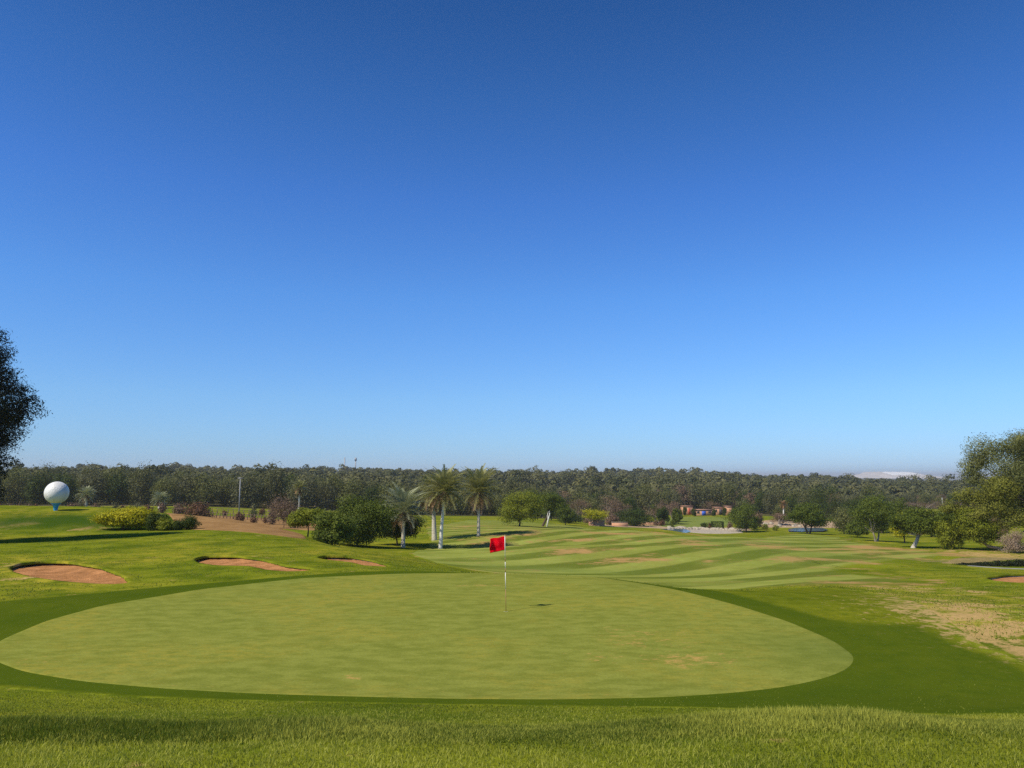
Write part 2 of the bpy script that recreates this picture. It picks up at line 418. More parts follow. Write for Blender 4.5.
M['polerust'] = plain('worn_ochre_fibreglass', (0.33, 0.17, 0.07), 0.5)
M['wood'] = plain('weathered_wood', (0.16, 0.11, 0.07), 0.9)

def water_mat():
    m, t, out = new_mat('pond_water')
    p = diffuse_out(t, out, (0.09, 0.14, 0.20), 0.08, noise(t, 1.5, 3), 0.12, 0.03, 0.8)
    return m
M['water'] = water_mat()

def flag_mat():
    m, t, out = new_mat('red_nylon')
    n1 = noise(t, 25, 3)
    c = mixc(t, n1, (0.62, 0.004, 0.012), (0.78, 0.008, 0.02))
    d = t.nodes.new('ShaderNodeBsdfDiffuse'); t.links.new(c, d.inputs[0])
    tr = t.nodes.new('ShaderNodeBsdfTranslucent'); t.links.new(c, tr.inputs[0])
    mx = t.nodes.new('ShaderNodeMixShader'); mx.inputs[0].default_value = 0.12
    t.links.new(d.outputs[0], mx.inputs[1]); t.links.new(tr.outputs[0], mx.inputs[2]); t.links.new(mx.outputs[0], out.inputs[0])
    return m
M['flag'] = flag_mat()

def leaf_mat(name, dark, light, trans=0.28, rough=0.55):
    m, t, out = new_mat(name)
    a = attr(t, 'tint')
    c = mixc(t, ramp(t, a, 0.0, 1.0), dark, light)
    p = t.nodes.new('ShaderNodeBsdfPrincipled'); p.inputs['Roughness'].default_value = rough; p.inputs['Specular IOR Level'].default_value = 0.10
    t.links.new(c, p.inputs['Base Color'])
    tr = t.nodes.new('ShaderNodeBsdfTranslucent')
    c2 = mixc(t, 0.35, c, (light[0] * 1.2, light[1] * 1.2, light[2] * 0.6)); t.links.new(c2, tr.inputs[0])
    mx = t.nodes.new('ShaderNodeMixShader'); mx.inputs[0].default_value = trans
    t.links.new(p.outputs[0], mx.inputs[1]); t.links.new(tr.outputs[0], mx.inputs[2]); t.links.new(mx.outputs[0], out.inputs[0])
    return m
L = {
 'big_olive': leaf_mat('big_tree_olive_leaves', (0.094, 0.110, 0.035), (0.269, 0.269, 0.085)),  # lighter olive leaf colour of the big tree's main crown
 'olive_light': leaf_mat('light_olive_leaves', (0.104, 0.114, 0.018), (0.267, 0.267, 0.045)),
 'olive': leaf_mat('olive_leaves', (0.083, 0.092, 0.026), (0.215, 0.216, 0.066)),
 'grey': leaf_mat('grey_green_leaves', (0.082, 0.089, 0.038), (0.180, 0.174, 0.080)),
 'deep': leaf_mat('deep_green_leaves', (0.029, 0.051, 0.009), (0.086, 0.112, 0.020)),
 'mid': leaf_mat('mid_green_leaves', (0.062, 0.090, 0.012), (0.153, 0.185, 0.024)),
 'fresh': leaf_mat('fresh_green_leaves', (0.118, 0.149, 0.013), (0.266, 0.277, 0.025)),
 'lime': leaf_mat('yellow_green_leaves', (0.254, 0.265, 0.013), (0.572, 0.503, 0.022)),
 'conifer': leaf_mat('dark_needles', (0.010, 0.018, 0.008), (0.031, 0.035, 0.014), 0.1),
 'brown': leaf_mat('dry_brown_twigs', (0.133, 0.081, 0.049), (0.253, 0.170, 0.111), 0.05),
 'russet': leaf_mat('russet_twigs', (0.088, 0.044, 0.022), (0.187, 0.094, 0.050), 0.05),
 'pinkish': leaf_mat('pinkish_dry_twigs', (0.234, 0.166, 0.109), (0.410, 0.312, 0.218), 0.05),
 'palm': leaf_mat('palm_fronds', (0.169, 0.184, 0.068), (0.405, 0.385, 0.149), 0.25, 0.4),
 'greypalm': leaf_mat('blue_grey_fronds', (0.211, 0.239, 0.143), (0.454, 0.462, 0.272), 0.2, 0.4),
 'deadfrond': leaf_mat('dead_fronds', (0.221, 0.130, 0.058), (0.416, 0.273, 0.143), 0.1),
 'grass': leaf_mat('grass_blades', (0.060, 0.100, 0.008), (0.43, 0.435, 0.070), 0.35, 0.5),
 'wood': leaf_mat('wood_canopy', (0.067, 0.076, 0.026), (0.156, 0.149, 0.058), 0.2),
}
def bark(name, a, b):
    m, t, out = new_mat(name)
    n1 = noise(t, 3, 4, 0.7, sc=(1, 1, 3)); diffuse_out(t, out, mixc(t, ramp(t, n1, 0.35, 0.7), a, b), 0.9, n1, 0.5, 0.03, 0.1)
    return m
M['bark'] = bark('brown_bark', (0.07, 0.05, 0.035), (0.14, 0.10, 0.07))
M['pale_bark'] = bark('pale_bark', (0.24, 0.20, 0.15), (0.42, 0.36, 0.29))
M['palm_bark'] = bark('pale_palm_bark', (0.42, 0.38, 0.30), (0.62, 0.57, 0.47))
M['palm_bark_white'] = bark('whitewashed_palm_bark', (0.62, 0.60, 0.54), (0.78, 0.76, 0.70))
M['palm_boot'] = bark('fibrous_palm_boots', (0.10, 0.065, 0.035), (0.2, 0.14, 0.08))

# ------------------------------------------------------------------ ground sheets
def closed(pts, n=240, it=2):
    """resample a closed outline and round it"""
    p = np.array(pts, float)
    q = np.vstack([p, p[:1]]); s = np.concatenate([[0], np.cumsum(np.hypot(*np.diff(q, axis=0).T))])
    ss = np.linspace(0, s[-1], n, endpoint=False)
    o = np.stack([np.interp(ss, s, q[:, 0]), np.interp(ss, s, q[:, 1])], 1)
    k = max(2, n // 110)
    for _ in range(it):
        o = sum(np.roll(o, i, 0) for i in range(-k, k + 1)) / (2 * k + 1)
    return o
def outline_px(px, n=240, it=2, dmin=3.0, dmax=9000):
    return closed([G(u, v, dmin, dmax)[:2] for u, v in px], n, it)
def inside(poly, x, y):
    c = np.zeros(x.shape, bool); n = len(poly)
    j = n - 1
    for i in range(n):
        xi, yi = poly[i]; xj, yj = poly[j]
        cond = ((yi > y) != (yj > y))
        with np.errstate(divide='ignore', invalid='ignore'):
            xx = (xj - xi) * (y - yi) / (yj - yi) + xi
        c ^= cond & (x < xx)
        j = i
    return c
def edge_dist(poly, x, y):
    d = np.full(x.shape, 1e9)
    for i in range(len(poly)):
        ax, ay = poly[i]; bx, by = poly[(i + 1) % len(poly)]
        dx, dy = bx - ax, by - ay
        tt = np.clip(((x - ax) * dx + (y - ay) * dy) / (dx * dx + dy * dy + 1e-12), 0, 1)
        d = np.minimum(d, np.hypot(x - ax - tt * dx, y - ay - tt * dy))
    return d

GREEN_PX = [(-14, 650), (0, 640), (45, 621), (100, 606), (200, 589.5), (300, 578.5), (400, 574), (480, 573.3), (545, 574.5), (600, 578), (650, 585), (690, 593), (740, 606), (790, 622), (835, 641), (857, 657), (852, 668), (830, 678), (790, 687), (740, 693), (660, 698), (560, 700), (460, 699.5), (350, 697), (250, 694), (160, 689), (80, 682), (20, 672), (-8, 661)]
FRINGE_PX = [(-60, 606), (0, 601), (60, 596), (140, 588.5), (220, 582), (300, 575.5), (380, 571), (440, 569.8), (520, 571), (600, 573.5), (660, 577), (720, 580), (800, 586), (860, 590), (905, 599), (940, 617), (975, 640), (1015, 660), (1060, 684), (1120, 704), (1110, 713), (1010, 715), (900, 715), (700, 708), (500, 706), (300, 702.5), (150, 698), (0, 688), (-120, 680), (-190, 660), (-150, 630)]
green_o = outline_px(GREEN_PX, 300, 1, dmin=9, dmax=27.6)
fringe_o = outline_px(FRINGE_PX, 300, 1, dmin=9, dmax=28.5)
_w = np.clip((fringe_o[:, 0] - 4) / 4, 0, 1) * 1.0
fringe_o = fringe_o * (1 + (0.030 * _w * vnoise(fringe_o[:, 0] / 0.9, fringe_o[:, 1] / 0.9) + 0.015 * _w * vnoise(fringe_o[:, 0] / 0.3 + 9, fringe_o[:, 1] / 0.3))[:, None])
FAIR_PX = [(440, 566), (430, 560), (405, 555.5), (430, 541), (425, 528), (470, 519), (560, 524), (600, 529), (650, 532), (700, 536), (760, 536.5), (800, 533.5), (850, 538), (900, 549), (960, 553), (975, 556), (900, 567), (850, 572), (840, 578), (800, 583), (760, 579), (700, 579), (640, 579), (520, 573.5)]
fair_o = closed([G(u, v, 31, 175)[:2] for u, v in FAIR_PX[:-6]] + [(21.5, 37), (16.5, 32.5), (11.0, 30.3), (5, 32), (0, 35), (-2.6, 38)], 300, 1)
green2_o = outline_px([(648, 523), (663, 527.5), (700, 528.6), (722, 527.5), (738, 521), (722, 517.5), (690, 517), (660, 520)], 80, 1, dmin=190, dmax=275)
BUNK = [
 ('left', [(9, 568.5), (20, 564.5), (45, 562.2), (70, 563), (100, 568), (122, 576), (130, 583.5), (120, 584.8), (95, 584.3), (60, 581.5), (30, 577), (14, 572.5)]),
 ('mid', [(194, 560), (205, 556.8), (235, 556.6), (262, 560), (285, 566), (311, 568.8), (312, 571), (292, 572.2), (268, 570.5), (250, 566.5), (215, 565.8), (198, 563)]),
 ('far', [(317, 558.2), (325, 556.7), (350, 557.3), (372, 561), (389, 565.8), (388, 567.2), (365, 566), (350, 562.5), (330, 560.5)]),
]
bunk_o = [outline_px(px, 120, 1, dmin=20, dmax=60) for _, px in BUNK]
right_bunk = outline_px([(985, 579), (1010, 575.5), (1050, 575), (1060, 580), (1030, 583.5), (1000, 583)], 60, 1, dmin=20, dmax=70)

DRY = [  # u, v, radius u px, radius v px, amount
 (965, 618, 95, 28, .58), (905, 588, 70, 7, .42), (1010, 645, 60, 20, .46), (950, 600, 60, 10, .42), (860, 586, 28, 3, .6),
 (1000, 556, 90, 5, .55), (20, 523, 26, 5, .7), (95, 527, 18, 6, .5), (40, 566, 35, 5, .25), (30, 578, 22, 2.5, .7), (12, 566, 12, 5, .5),
 (685, 660, 50, 10, .50), (640, 640, 55, 14, .36), (600, 655, 30, 8, .36), (350, 679, 12, 3, .45), (645, 612, 20, 5, .3), (30, 663, 40, 5, .2), (490, 586, 40, 2, .45),
 (560, 550, 60, 4, .42), (640, 560, 45, 2.5, .45), (580, 541, 30, 3, .4), (700, 545, 120, 4, .25), (780, 548, 40, 3, .45), (850, 551, 40, 3, .45), (620, 534, 30, 2, .4), (795, 560, 80, 2.5, .45), (870, 548, 26, 2, .7), (960, 551, 30, 2, .4), (500, 560, 40, 2, .3), (460, 527, 40, 4, .3), (520, 533, 50, 5, .3)]
DARK_TURF = [(880, 650, 90, 20, .6), (380, 560, 60, 8, .25), (50, 521, 120, 9, 1.0), (150, 521, 70, 8, 1.0), (560, 571, 80, 2, .5), (80, 537, 60, 2, .35), (225, 543, 10, 1.6, .9), (125, 548, 22, 2.5, .55), (65, 538, 20, 2, .6), (185, 571, 25, 2, .4), (750, 543, 60, 2, .6), (800, 552, 60, 2, .3), (720, 540, 40, 1.6, .4)]  # patches where the turf colour is made darker
def blobs(lst, x, y):
    # footprint of each blob laid on the ground as an ellipse in world units
    out = np.zeros(x.shape)
    for u, v, ru, rv, a in lst:
        cx, cy, _ = G(u, v)
        rx = ru / F * cy
        y1 = G(u, v - rv * 0.9)[1]; y0 = G(u, v + rv * 0.9)[1]
        ry = max(0.3, min((y1 - y0) / 2, rx * 2.5 + 1))
        out = np.maximum(out, a * np.exp(-(((x - cx) / rx) ** 2 + ((y - cy) / ry) ** 2) * 0.8))
    return out
APRON = None
def ground_attrs(x, y, apron=False):
    w = (vnoise(x / 1.9, y / 1.9) + 0.5 * vnoise(x / 0.7, y / 0.7)) * 0.5
    lu = np.clip(blobs(DARK_TURF, x, y) * (1 + w), 0, 1)
    if apron:   # the bank right of the green is tinted lighter than the collar around it
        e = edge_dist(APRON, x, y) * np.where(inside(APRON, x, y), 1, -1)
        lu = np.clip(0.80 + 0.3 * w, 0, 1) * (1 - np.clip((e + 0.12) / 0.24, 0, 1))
    return {'dry': blobs(DRY, x, y), 'dark_turf': lu}

def sheet(name, outl, mat, lift, rings=60, kind='structure', zfn=None, fray=None):
    c = outl.mean(0)
    k = np.linspace(0, 1, rings + 1) ** 0.8
    n = len(outl)
    pts = np.concatenate([[c]] + [c + (outl - c) * kk for kk in k[1:]])
    z = (base_h(pts[:, 0], pts[:, 1]) if zfn is None else zfn(pts[:, 0], pts[:, 1])) + lift
    # last ring turned down a little so that the sheet meets the ground
    z[-n:] -= lift * 1.2
    idx = lambda r, i: 1 + (r - 1) * n + i
    i = np.arange(n); j = (i + 1) % n
    q = np.concatenate([np.stack([idx(r, i), idx(r + 1, i), idx(r + 1, j), idx(r, j)], 1) for r in range(1, rings)])
    t = np.stack([np.zeros(n, int), idx(1, i), idx(1, j)], 1)
    ar = np.sum(np.cross(np.diff(outl, axis=0), np.zeros((n - 1, 2)) + 0)) if False else 0.5 * np.sum(outl[:, 0] * np.roll(outl[:, 1], -1) - np.roll(outl[:, 0], -1) * outl[:, 1])
    if ar < 0: q = q[:, ::-1]; t = t[:, ::-1]
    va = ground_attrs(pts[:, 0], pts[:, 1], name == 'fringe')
    if fray:
        wd = fray(pts[:, 0], pts[:, 1])
        if name == 'fringe': va['ring'] = edge_dist(green_o, pts[:, 0], pts[:, 1])
        va['fray'] = np.clip(1 - edge_dist(outl, pts[:, 0], pts[:, 1]) / wd, 0, 1)
        va['dark_turf'] = va['dark_turf'] * (1 - va['fray']) ** 2
    me = mesh_np(name, np.column_stack([pts, z]), [q, t], mat, vattr=va, smooth=True)
    return tag(obj(name, me), kind=kind)

# main terrain grid
rows = [-40, -30, -22, -16, -11, -7, -4, -2, -0.5, 1, 2]
d = 3.0
while d < 26000:
    rows.append(d)
    d += max(0.09, 0.0068 * d) if d < 300 else (0.014 * d if d < 3000 else 0.05 * d)
rows = np.array(rows)
tc = np.concatenate([-np.geomspace(0.85, 4.5, 40)[::-1], np.linspace(-0.84, 0.84, 560), np.geomspace(0.85, 4.5, 40)])
sx = np.sqrt(rows ** 2 + 12.0 ** 2); sx[rows < 0] = 12 + 0.5 * np.abs(rows[rows < 0])
X = sx[:, None] * tc[None, :]
Y = np.repeat(rows[:, None], len(tc), 1)
Z = base_h(X, Y)
low = np.zeros(X.shape)
def sink(outl, depth, margin):
    x0, y0 = outl.min(0); x1, y1 = outl.max(0)
    m = (X > x0) & (X < x1) & (Y > y0) & (Y < y1)
    xx, yy = X[m], Y[m]
    ins = inside(outl, xx, yy)
    e = edge_dist(outl[::3], xx, yy)
    lo = np.where(ins, depth * np.clip((e - margin) / margin, 0, 1), 0)
    low[m] = np.maximum(low[m], lo)
sink(fringe_o, 0.10, 0.15); sink(fair_o, 0.15, 0.5); sink(green2_o, 0.3, 1.0)
Zt = Z - low
vid = np.arange(X.size).reshape(X.shape)
q = np.stack([vid[:-1, :-1], vid[:-1, 1:], vid[1:, 1:], vid[1:, :-1]], -1).reshape(-1, 4)
cx = (X[:-1, :-1] + X[1:, 1:]).ravel() / 2; cy = (Y[:-1, :-1] + Y[1:, 1:]).ravel() / 2
keep = np.ones(len(q), bool)
for o in bunk_o + [right_bunk]:
    x0, y0 = o.min(0) - 1; x1, y1 = o.max(0) + 1
    m = np.where((cx > x0) & (cx < x1) & (cy > y0) & (cy < y1))[0]
    ins = inside(o, cx[m], cy[m]); e = edge_dist(o, cx[m], cy[m])
    keep[m[ins | (e < 0.22)]] = False
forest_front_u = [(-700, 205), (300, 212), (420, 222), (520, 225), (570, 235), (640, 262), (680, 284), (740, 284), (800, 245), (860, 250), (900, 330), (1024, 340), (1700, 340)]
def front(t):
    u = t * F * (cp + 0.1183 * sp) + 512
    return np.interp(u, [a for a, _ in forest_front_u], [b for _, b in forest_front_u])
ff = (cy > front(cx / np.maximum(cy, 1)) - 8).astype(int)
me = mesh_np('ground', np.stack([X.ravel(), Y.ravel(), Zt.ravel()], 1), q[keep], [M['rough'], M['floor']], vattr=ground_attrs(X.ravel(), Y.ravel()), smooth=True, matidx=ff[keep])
tag(obj('ground', me), kind='structure')
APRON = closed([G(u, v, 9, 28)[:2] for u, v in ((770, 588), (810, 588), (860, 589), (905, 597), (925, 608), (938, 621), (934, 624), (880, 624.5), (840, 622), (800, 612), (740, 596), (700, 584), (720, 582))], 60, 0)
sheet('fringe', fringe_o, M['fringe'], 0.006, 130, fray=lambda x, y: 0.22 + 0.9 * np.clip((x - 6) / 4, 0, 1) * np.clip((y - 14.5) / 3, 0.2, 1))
sheet('putting_green', green_o, M['green'], 0.014, 120)
sheet('fairway', fair_o, M['fairway'], 0.03, 150, fray=lambda x, y: 0.6 + 4.5 * np.clip((x - 10) / 8, 0, 1))
sheet('distant_putting_green', green2_o, M['green2'], 0.15, 30)

# bunkers: grass rim, undercut soil lip, sand bowl
def bunker(name, outl, label, depth=0.45, lip=0.22):
    lip *= 0.34; depth *= 0.42
    if 0.5 * np.sum(outl[:, 0] * np.roll(outl[:, 1], -1) - np.roll(outl[:, 0], -1) * outl[:, 1]) < 0: outl = outl[::-1]
    c = outl.mean(0); n = len(outl)
    nrm = np.roll(outl, -1, 0) - np.roll(outl, 1, 0); nrm = np.stack([nrm[:, 1], -nrm[:, 0]], 1); nrm /= np.linalg.norm(nrm, axis=1)[:, None]
    # the lip is highest at the back and the left, and runs out to nothing at the front right
    dr = (outl - c); dr = dr / np.linalg.norm(dr, axis=1)[:, None]
    yy = (outl[:, 1] - outl[:, 1].min()) / np.ptp(outl[:, 1]); xx = (outl[:, 0] - outl[:, 0].min()) / np.ptp(outl[:, 0])
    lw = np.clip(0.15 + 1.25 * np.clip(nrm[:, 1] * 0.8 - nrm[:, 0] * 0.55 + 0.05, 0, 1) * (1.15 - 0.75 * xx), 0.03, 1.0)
    h0 = base_h(outl[:, 0], outl[:, 1]); 
    wob = 0.05 * (rng.random(n) - 0.5)
    i = np.arange(n); j = (i + 1) % n
    # rim
    rr = []
    for off, up in ((0.55, 0.0), (0.3, 0.03), (0.1, 0.05), (0.0, 0.04)):
        p = outl + nrm * (off + (wob[:, None] if off == 0 else 0))
        rr.append(np.column_stack([p, base_h(p[:, 0], p[:, 1]) + up * (0.4 + lw)]))
    rr[0][:, 2] -= 0.03
    p = outl + nrm * wob[:, None]; rr.append(np.column_stack([p, h0 - 0.04]))
    v = np.concatenate(rr)
    q = np.concatenate([np.stack([k * n + i, k * n + j, (k + 1) * n + j, (k + 1) * n + i], 1)[:, ::-1] for k in range(len(rr) - 1)])
    root = thing(name, label, 'sand bunker', (0, 0, 0), 0, 'sand bunkers beside the green')
    root.location = (c[0], c[1], H1(*c))
    off = np.array([c[0], c[1], H1(*c)])
    obj('grass_rim', mesh_np('grass_rim', v - off, q, M['rough'], vattr=ground_attrs(v[:, 0], v[:, 1]), smooth=True), root)
    # lip wall, undercut
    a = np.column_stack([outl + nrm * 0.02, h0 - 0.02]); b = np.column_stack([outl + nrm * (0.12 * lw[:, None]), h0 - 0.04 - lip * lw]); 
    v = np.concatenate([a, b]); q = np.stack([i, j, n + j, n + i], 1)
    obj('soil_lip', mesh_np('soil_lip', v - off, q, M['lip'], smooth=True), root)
    # sand
    K = 26
    pts = []; 
    for k in range(K + 1):
        f = 1 - k / K
        pp = c + (outl + nrm * (0.13 * lw[:, None]) - c) * f
        hb = base_h(pp[:, 0], pp[:, 1])
        s = 1 - f
        dz = 0.04 + lip * lw * (1 - s) ** 1.2 + depth * (1 - (1 - s) ** 2) * 0.8
        z = hb * 1 - dz + 0.05 * vnoise(pp[:, 0] * 2.2, pp[:, 1] * 2.2) * min(1, s * 4) + 0.02 * vnoise(pp[:, 0] * 9, pp[:, 1] * 9)
        pts.append(np.column_stack([pp, z]))
    v = np.concatenate(pts)
    q = np.concatenate([np.stack([k * n + i, k * n + j, (k + 1) * n + j, (k + 1) * n + i], 1) for k in range(K)])
    obj('sand', mesh_np('sand', v - off, q, M['sand'], smooth=True), root)
    return root
bunker('sand_bunker', bunk_o[0], 'largest reddish sand bunker, nearest the left edge of the photo', 0.35, 0.26)
bunker('sand_bunker', bunk_o[1], 'comma shaped reddish sand bunker in the middle of the row of three', 0.30, 0.24)
bunker('sand_bunker', bunk_o[2], 'small thin reddish sand bunker in front of the dense bushes', 0.25, 0.2)
bunker('sand_bunker', right_bunk, 'narrow reddish sand bunker at the right edge beside the grey path', 0.15, 0.12)

def ribbon(name, pts, width, mat, lift=0.02, kind='structure'):
    p = np.array(pts, float); s = np.concatenate([[0], np.cumsum(np.hypot(*np.diff(p, axis=0).T))])
    n = 60; ss = np.linspace(0, s[-1], n); c = np.stack([np.interp(ss, s, p[:, 0]), np.interp(ss, s, p[:, 1])], 1)
    for _ in range(3): c[1:-1] = (c[:-2] + c[1:-1] * 2 + c[2:]) / 4
    d = np.gradient(c, axis=0); nn = np.stack([-d[:, 1], d[:, 0]], 1); nn /= np.linalg.norm(nn, axis=1)[:, None]
    v = []; K = 5
    for k in range(K):
        pp = c + nn * width * (k / (K - 1) - 0.5); v.append(np.column_stack([pp, base_h(pp[:, 0], pp[:, 1]) + lift - (0.0 if 0 < k < K - 1 else lift * 1.5)]))
    v = np.concatenate(v); i = np.arange(n - 1)
    q = np.concatenate([np.stack([k * n + i, k * n + i + 1, (k + 1) * n + i + 1, (k + 1) * n + i], 1)[:, ::-1] for k in range(K - 1)])
    return tag(obj(name, mesh_np(name, v, q, mat, smooth=True, vattr=ground_attrs(v[:, 0], v[:, 1]))), kind=kind)
def px_sheet(name, px, mat, lift, dmin, dmax, rings=12, zfn=None):
    return sheet(name, outline_px(px, 90, 1, dmin, dmax), mat, lift, rings, zfn=zfn)

# bare earth slope on the left, behind the rough
soil_o = closed([(A(u, d_)[0], d_) for u, d_ in ((176, 64), (190, 57), (225, 54.5), (260, 53.5), (296, 52.5), (309, 55), (306, 61), (290, 70), (250, 76), (200, 78), (165, 76))], 140, 1)
sheet('bare_earth', soil_o, M['soil'], 0.05, 40)
# tan dirt around the trees on the right and the path
ribbon('path', [A(965, 55.5)[:2], A(1000, 53.5)[:2], A(1060, 52)[:2], A(1200, 51)[:2]], 1.5, M['path'], 0.03)
ribbon('dirt_track', [A(905, 63)[:2], A(960, 67)[:2], A(1010, 71)[:2], A(1100, 74)[:2], A(1300, 76)[:2]], 4.0, M['tan'], 0.03)

# nursery ground / gravel areas beyond the mound on the left
sheet('dirt_yard', closed([(A(u, d_)[0], d_) for u, d_ in ((-60, 120), (100, 116), (240, 128), (322, 118), (330, 140), (310, 156), (240, 162), (100, 158), (-60, 150))], 140, 1), M['soil'], 0.06, 24)
sheet('dry_meadow', closed([(A(u, d_)[0], d_) for u, d_ in ((200, 184), (300, 182), (340, 186), (330, 204), (200, 205))], 80, 1), M['rough'], 0.06, 12)
# pond, its pale bank and the second pond
P1z = -12.98
wat1 = closed([(A(u, d_)[0], d_) for u, d_ in ((655, 172), (668, 171), (684, 172), (690, 177), (684, 184), (672, 186), (660, 185), (652, 179))], 90, 1)
pond_bank = closed([(A(u, d_)[0], d_) for u, d_ in ((590, 180), (640, 188), (665, 189), (700, 190.5), (735, 185), (752, 186), (748, 197), (700, 203), (640, 203), (590, 195))], 120, 1)
sheet('gravel_bank', pond_bank, M['gravel'], 0.10, 16)
sheet('stony_shore', closed([(A(u, d_)[0], d_) for u, d_ in ((684, 176), (700, 172), (725, 172), (742, 176), (740, 185), (700, 190), (682, 187))], 90, 1), M['stone'], 0.12, 12)
flatw = lambda z0: (lambda x, y: np.full(x.shape, z0))
sheet('pond', wat1, M['water'], 0.0, 4, zfn=flatw(H1(A(700, 178)[0], 178) + 0.25))
wat2 = closed([(A(u, d_)[0], d_) for u, d_ in ((786, 178), (800, 177), (820, 178), (826, 183), (820, 189), (798, 190), (786, 186))], 90, 1)
sheet('second_pond', wat2, M['water'], 0.0, 4, zfn=flatw(H1(A(810, 182)[0], 182) + 0.3))
sheet('stony_ground', closed([(A(u, d_)[0], d_) for u, d_ in ((758, 200), (800, 197), (850, 196), (862, 205), (850, 228), (800, 235), (760, 230))], 90, 1), M['gravel'], 0.15, 16)

# far pale spoil heap and the far hills
def spoil():
    root = None
    m = MB(); n = 60; D0 = 6200.0
    u0, u1 = 848, 968
    prof = [(848, 478), (862, 476), (874, 474.5), (883, 471.8), (910, 472.0), (918, 473.8), (928, 475.6), (940, 476.8), (968, 479)]
    us = np.linspace(u0, u1, n)
    vv = np.interp(us, [p[0] for p in prof], [p[1] for p in prof])
    v = []
    for k, (dd, s) in enumerate(((D0 - 500, 0.0), (D0 - 180, 0.75), (D0, 1.0), (D0 + 300, 1.0), (D0 + 700, 0.0))):
        for u_, v_ in zip(us, vv):
            top = ratio(v_) * D0; b0 = -70.0
            v.append((tcol(u_) * D0, dd + 30 * math.sin(u_ * 0.7), b0 + (top - b0) * s))
    q = [(k * n + i, k * n + i + 1, (k + 1) * n + i + 1, (k + 1) * n + i) for k in range(4) for i in range(n - 1)]
    mi = [1 if (us[i] > 881 and us[i] < 911 and k in (1,)) and vv[i] < 473.5 else 0 for k in range(4) for i in range(n - 1)]
    tag(obj('hill', mesh_np('hill', np.array(v), np.array(q), [M['tailing'], M['white_spoil']], matidx=mi)), kind='structure')
spoil()

# ------------------------------------------------------------------ foliage
def unit(n, r):
    v = r.normal(size=(n, 3)); return v / np.linalg.norm(v, axis=1)[:, None]
def leaf_quads(c, size, r, up=0.25, asp=0.55, nrm=None, jit=0.42):
    n = len(c)
    if nrm is None: nrm = unit(n, r)
    else:
        nrm = nrm / (np.linalg.norm(nrm, axis=1)[:, None] + 1e-9) + r.normal(size=(n, 3)) * jit
        nrm /= np.linalg.norm(nrm, axis=1)[:, None] + 1e-9
    a = np.cross(nrm, unit(n, r)); a /= np.linalg.norm(a, axis=1)[:, None] + 1e-9
    b = np.cross(nrm, a); b /= np.linalg.norm(b, axis=1)[:, None] + 1e-9
    s = size * (0.6 + 0.8 * r.random(n))[:, None]
    a = a * s * 0.5; b = b * s * 0.5 * asp
    v = np.stack([c - a, c - b * 0.9 - a * .1, c + a, c + b * 0.9 + a * .1], 1).reshape(-1, 3)
    return v, np.arange(4 * n).reshape(-1, 4)
def crown_mesh(name, clumps, n, size, mat, r, twigs=22, spread=0.28, asp=0.55, droop=0.0, shell=0.75, bright=None):
    """clumps: list of (centre, (rx, ry, rz)); leaves gather on twigs near every clump's surface"""
    C = np.array([c for c, _ in clumps], float); RR = np.array([q for _, q in clumps], float)
    w = RR.prod(1) ** (2 / 3); w /= w.sum()
    V_, Q_, T_ = [], [], []; off = 0
    for k in range(len(clumps)):
        nk = max(12, int(n * w[k])); nt_ = max(6, int(twigs * (0.6 + 0.8 * w[k] * len(clumps))))
        dirs = unit(nt_, r); rad = shell + (1.08 - shell) * r.random(nt_) ** 0.7
        tw = dirs * rad[:, None]
        inner = unit(max(2, nt_ // 4), r) * (0.5 * r.random(max(2, nt_ // 4)) ** 0.5)[:, None]
        tw = np.concatenate([tw, inner])
        ti = r.integers(0, len(tw), nk)
        sp_ = np.clip(r.normal(size=(nk, 3)), -1.5, 1.5) * spread
        p = tw[ti] + sp_
        p[:, 2] -= droop * r.random(nk)
        nr = p / (np.linalg.norm(p, axis=1)[:, None] + 1e-9) + 0.8 * tw[ti] * 0 + sp_ * 1.2 + np.array([0, 0, 0.35])
        p = C[k] + p * RR[k]
        v, q = leaf_quads(p, size, r, asp=asp, nrm=nr)
        V_.append(v); Q_.append(q + off); off += len(v)
        tt = np.clip(0.45 + 0.30 * (r.random() - 0.5) + 0.35 * (r.random(len(tw)) - 0.5)[ti] + 0.35 * (r.random(nk) - 0.5), 0, 1)
        T_.append(tt)
    return mesh_np(name, np.concatenate(V_), np.concatenate(Q_), mat, fattr=np.concatenate(T_))
def dome_clumps(W, D, z0, z1, n, r, shape=1.0, cl=0.34, lean=0.0):
    """clump centres filling a dome of width W, depth D from z0 to z1"""
    out = []; H = z1 - z0
    tries = 0
    while len(out) < n and tries < 4000:
        tries += 1
        p = unit(1, r)[0] * (0.35 + 0.62 * r.random() ** 0.6)
        if p[2] < -0.55: continue
        z = (p[2] + 0.6) / 1.6
        wz = 1.0 - 0.25 * abs(z - 0.4) if shape == 1.0 else (1.0 - shape * z if shape < 1 else 1.0)
        rr = cl * (0.65 + 0.6 * r.random())
        c = np.array([p[0] * W / 2 * (1 - cl * 0.7) * wz + lean * z, p[1] * D / 2 * (1 - cl * 0.7) * wz, z0 + H * (0.12 + 0.74 * z)])
        if any(np.linalg.norm((c - q_[0]) / np.array([W, D, H])) < 0.13 for q_ in out): continue
        out.append((c, (W / 2 * rr, D / 2 * rr, H / 2 * rr * 1.05)))
    return out
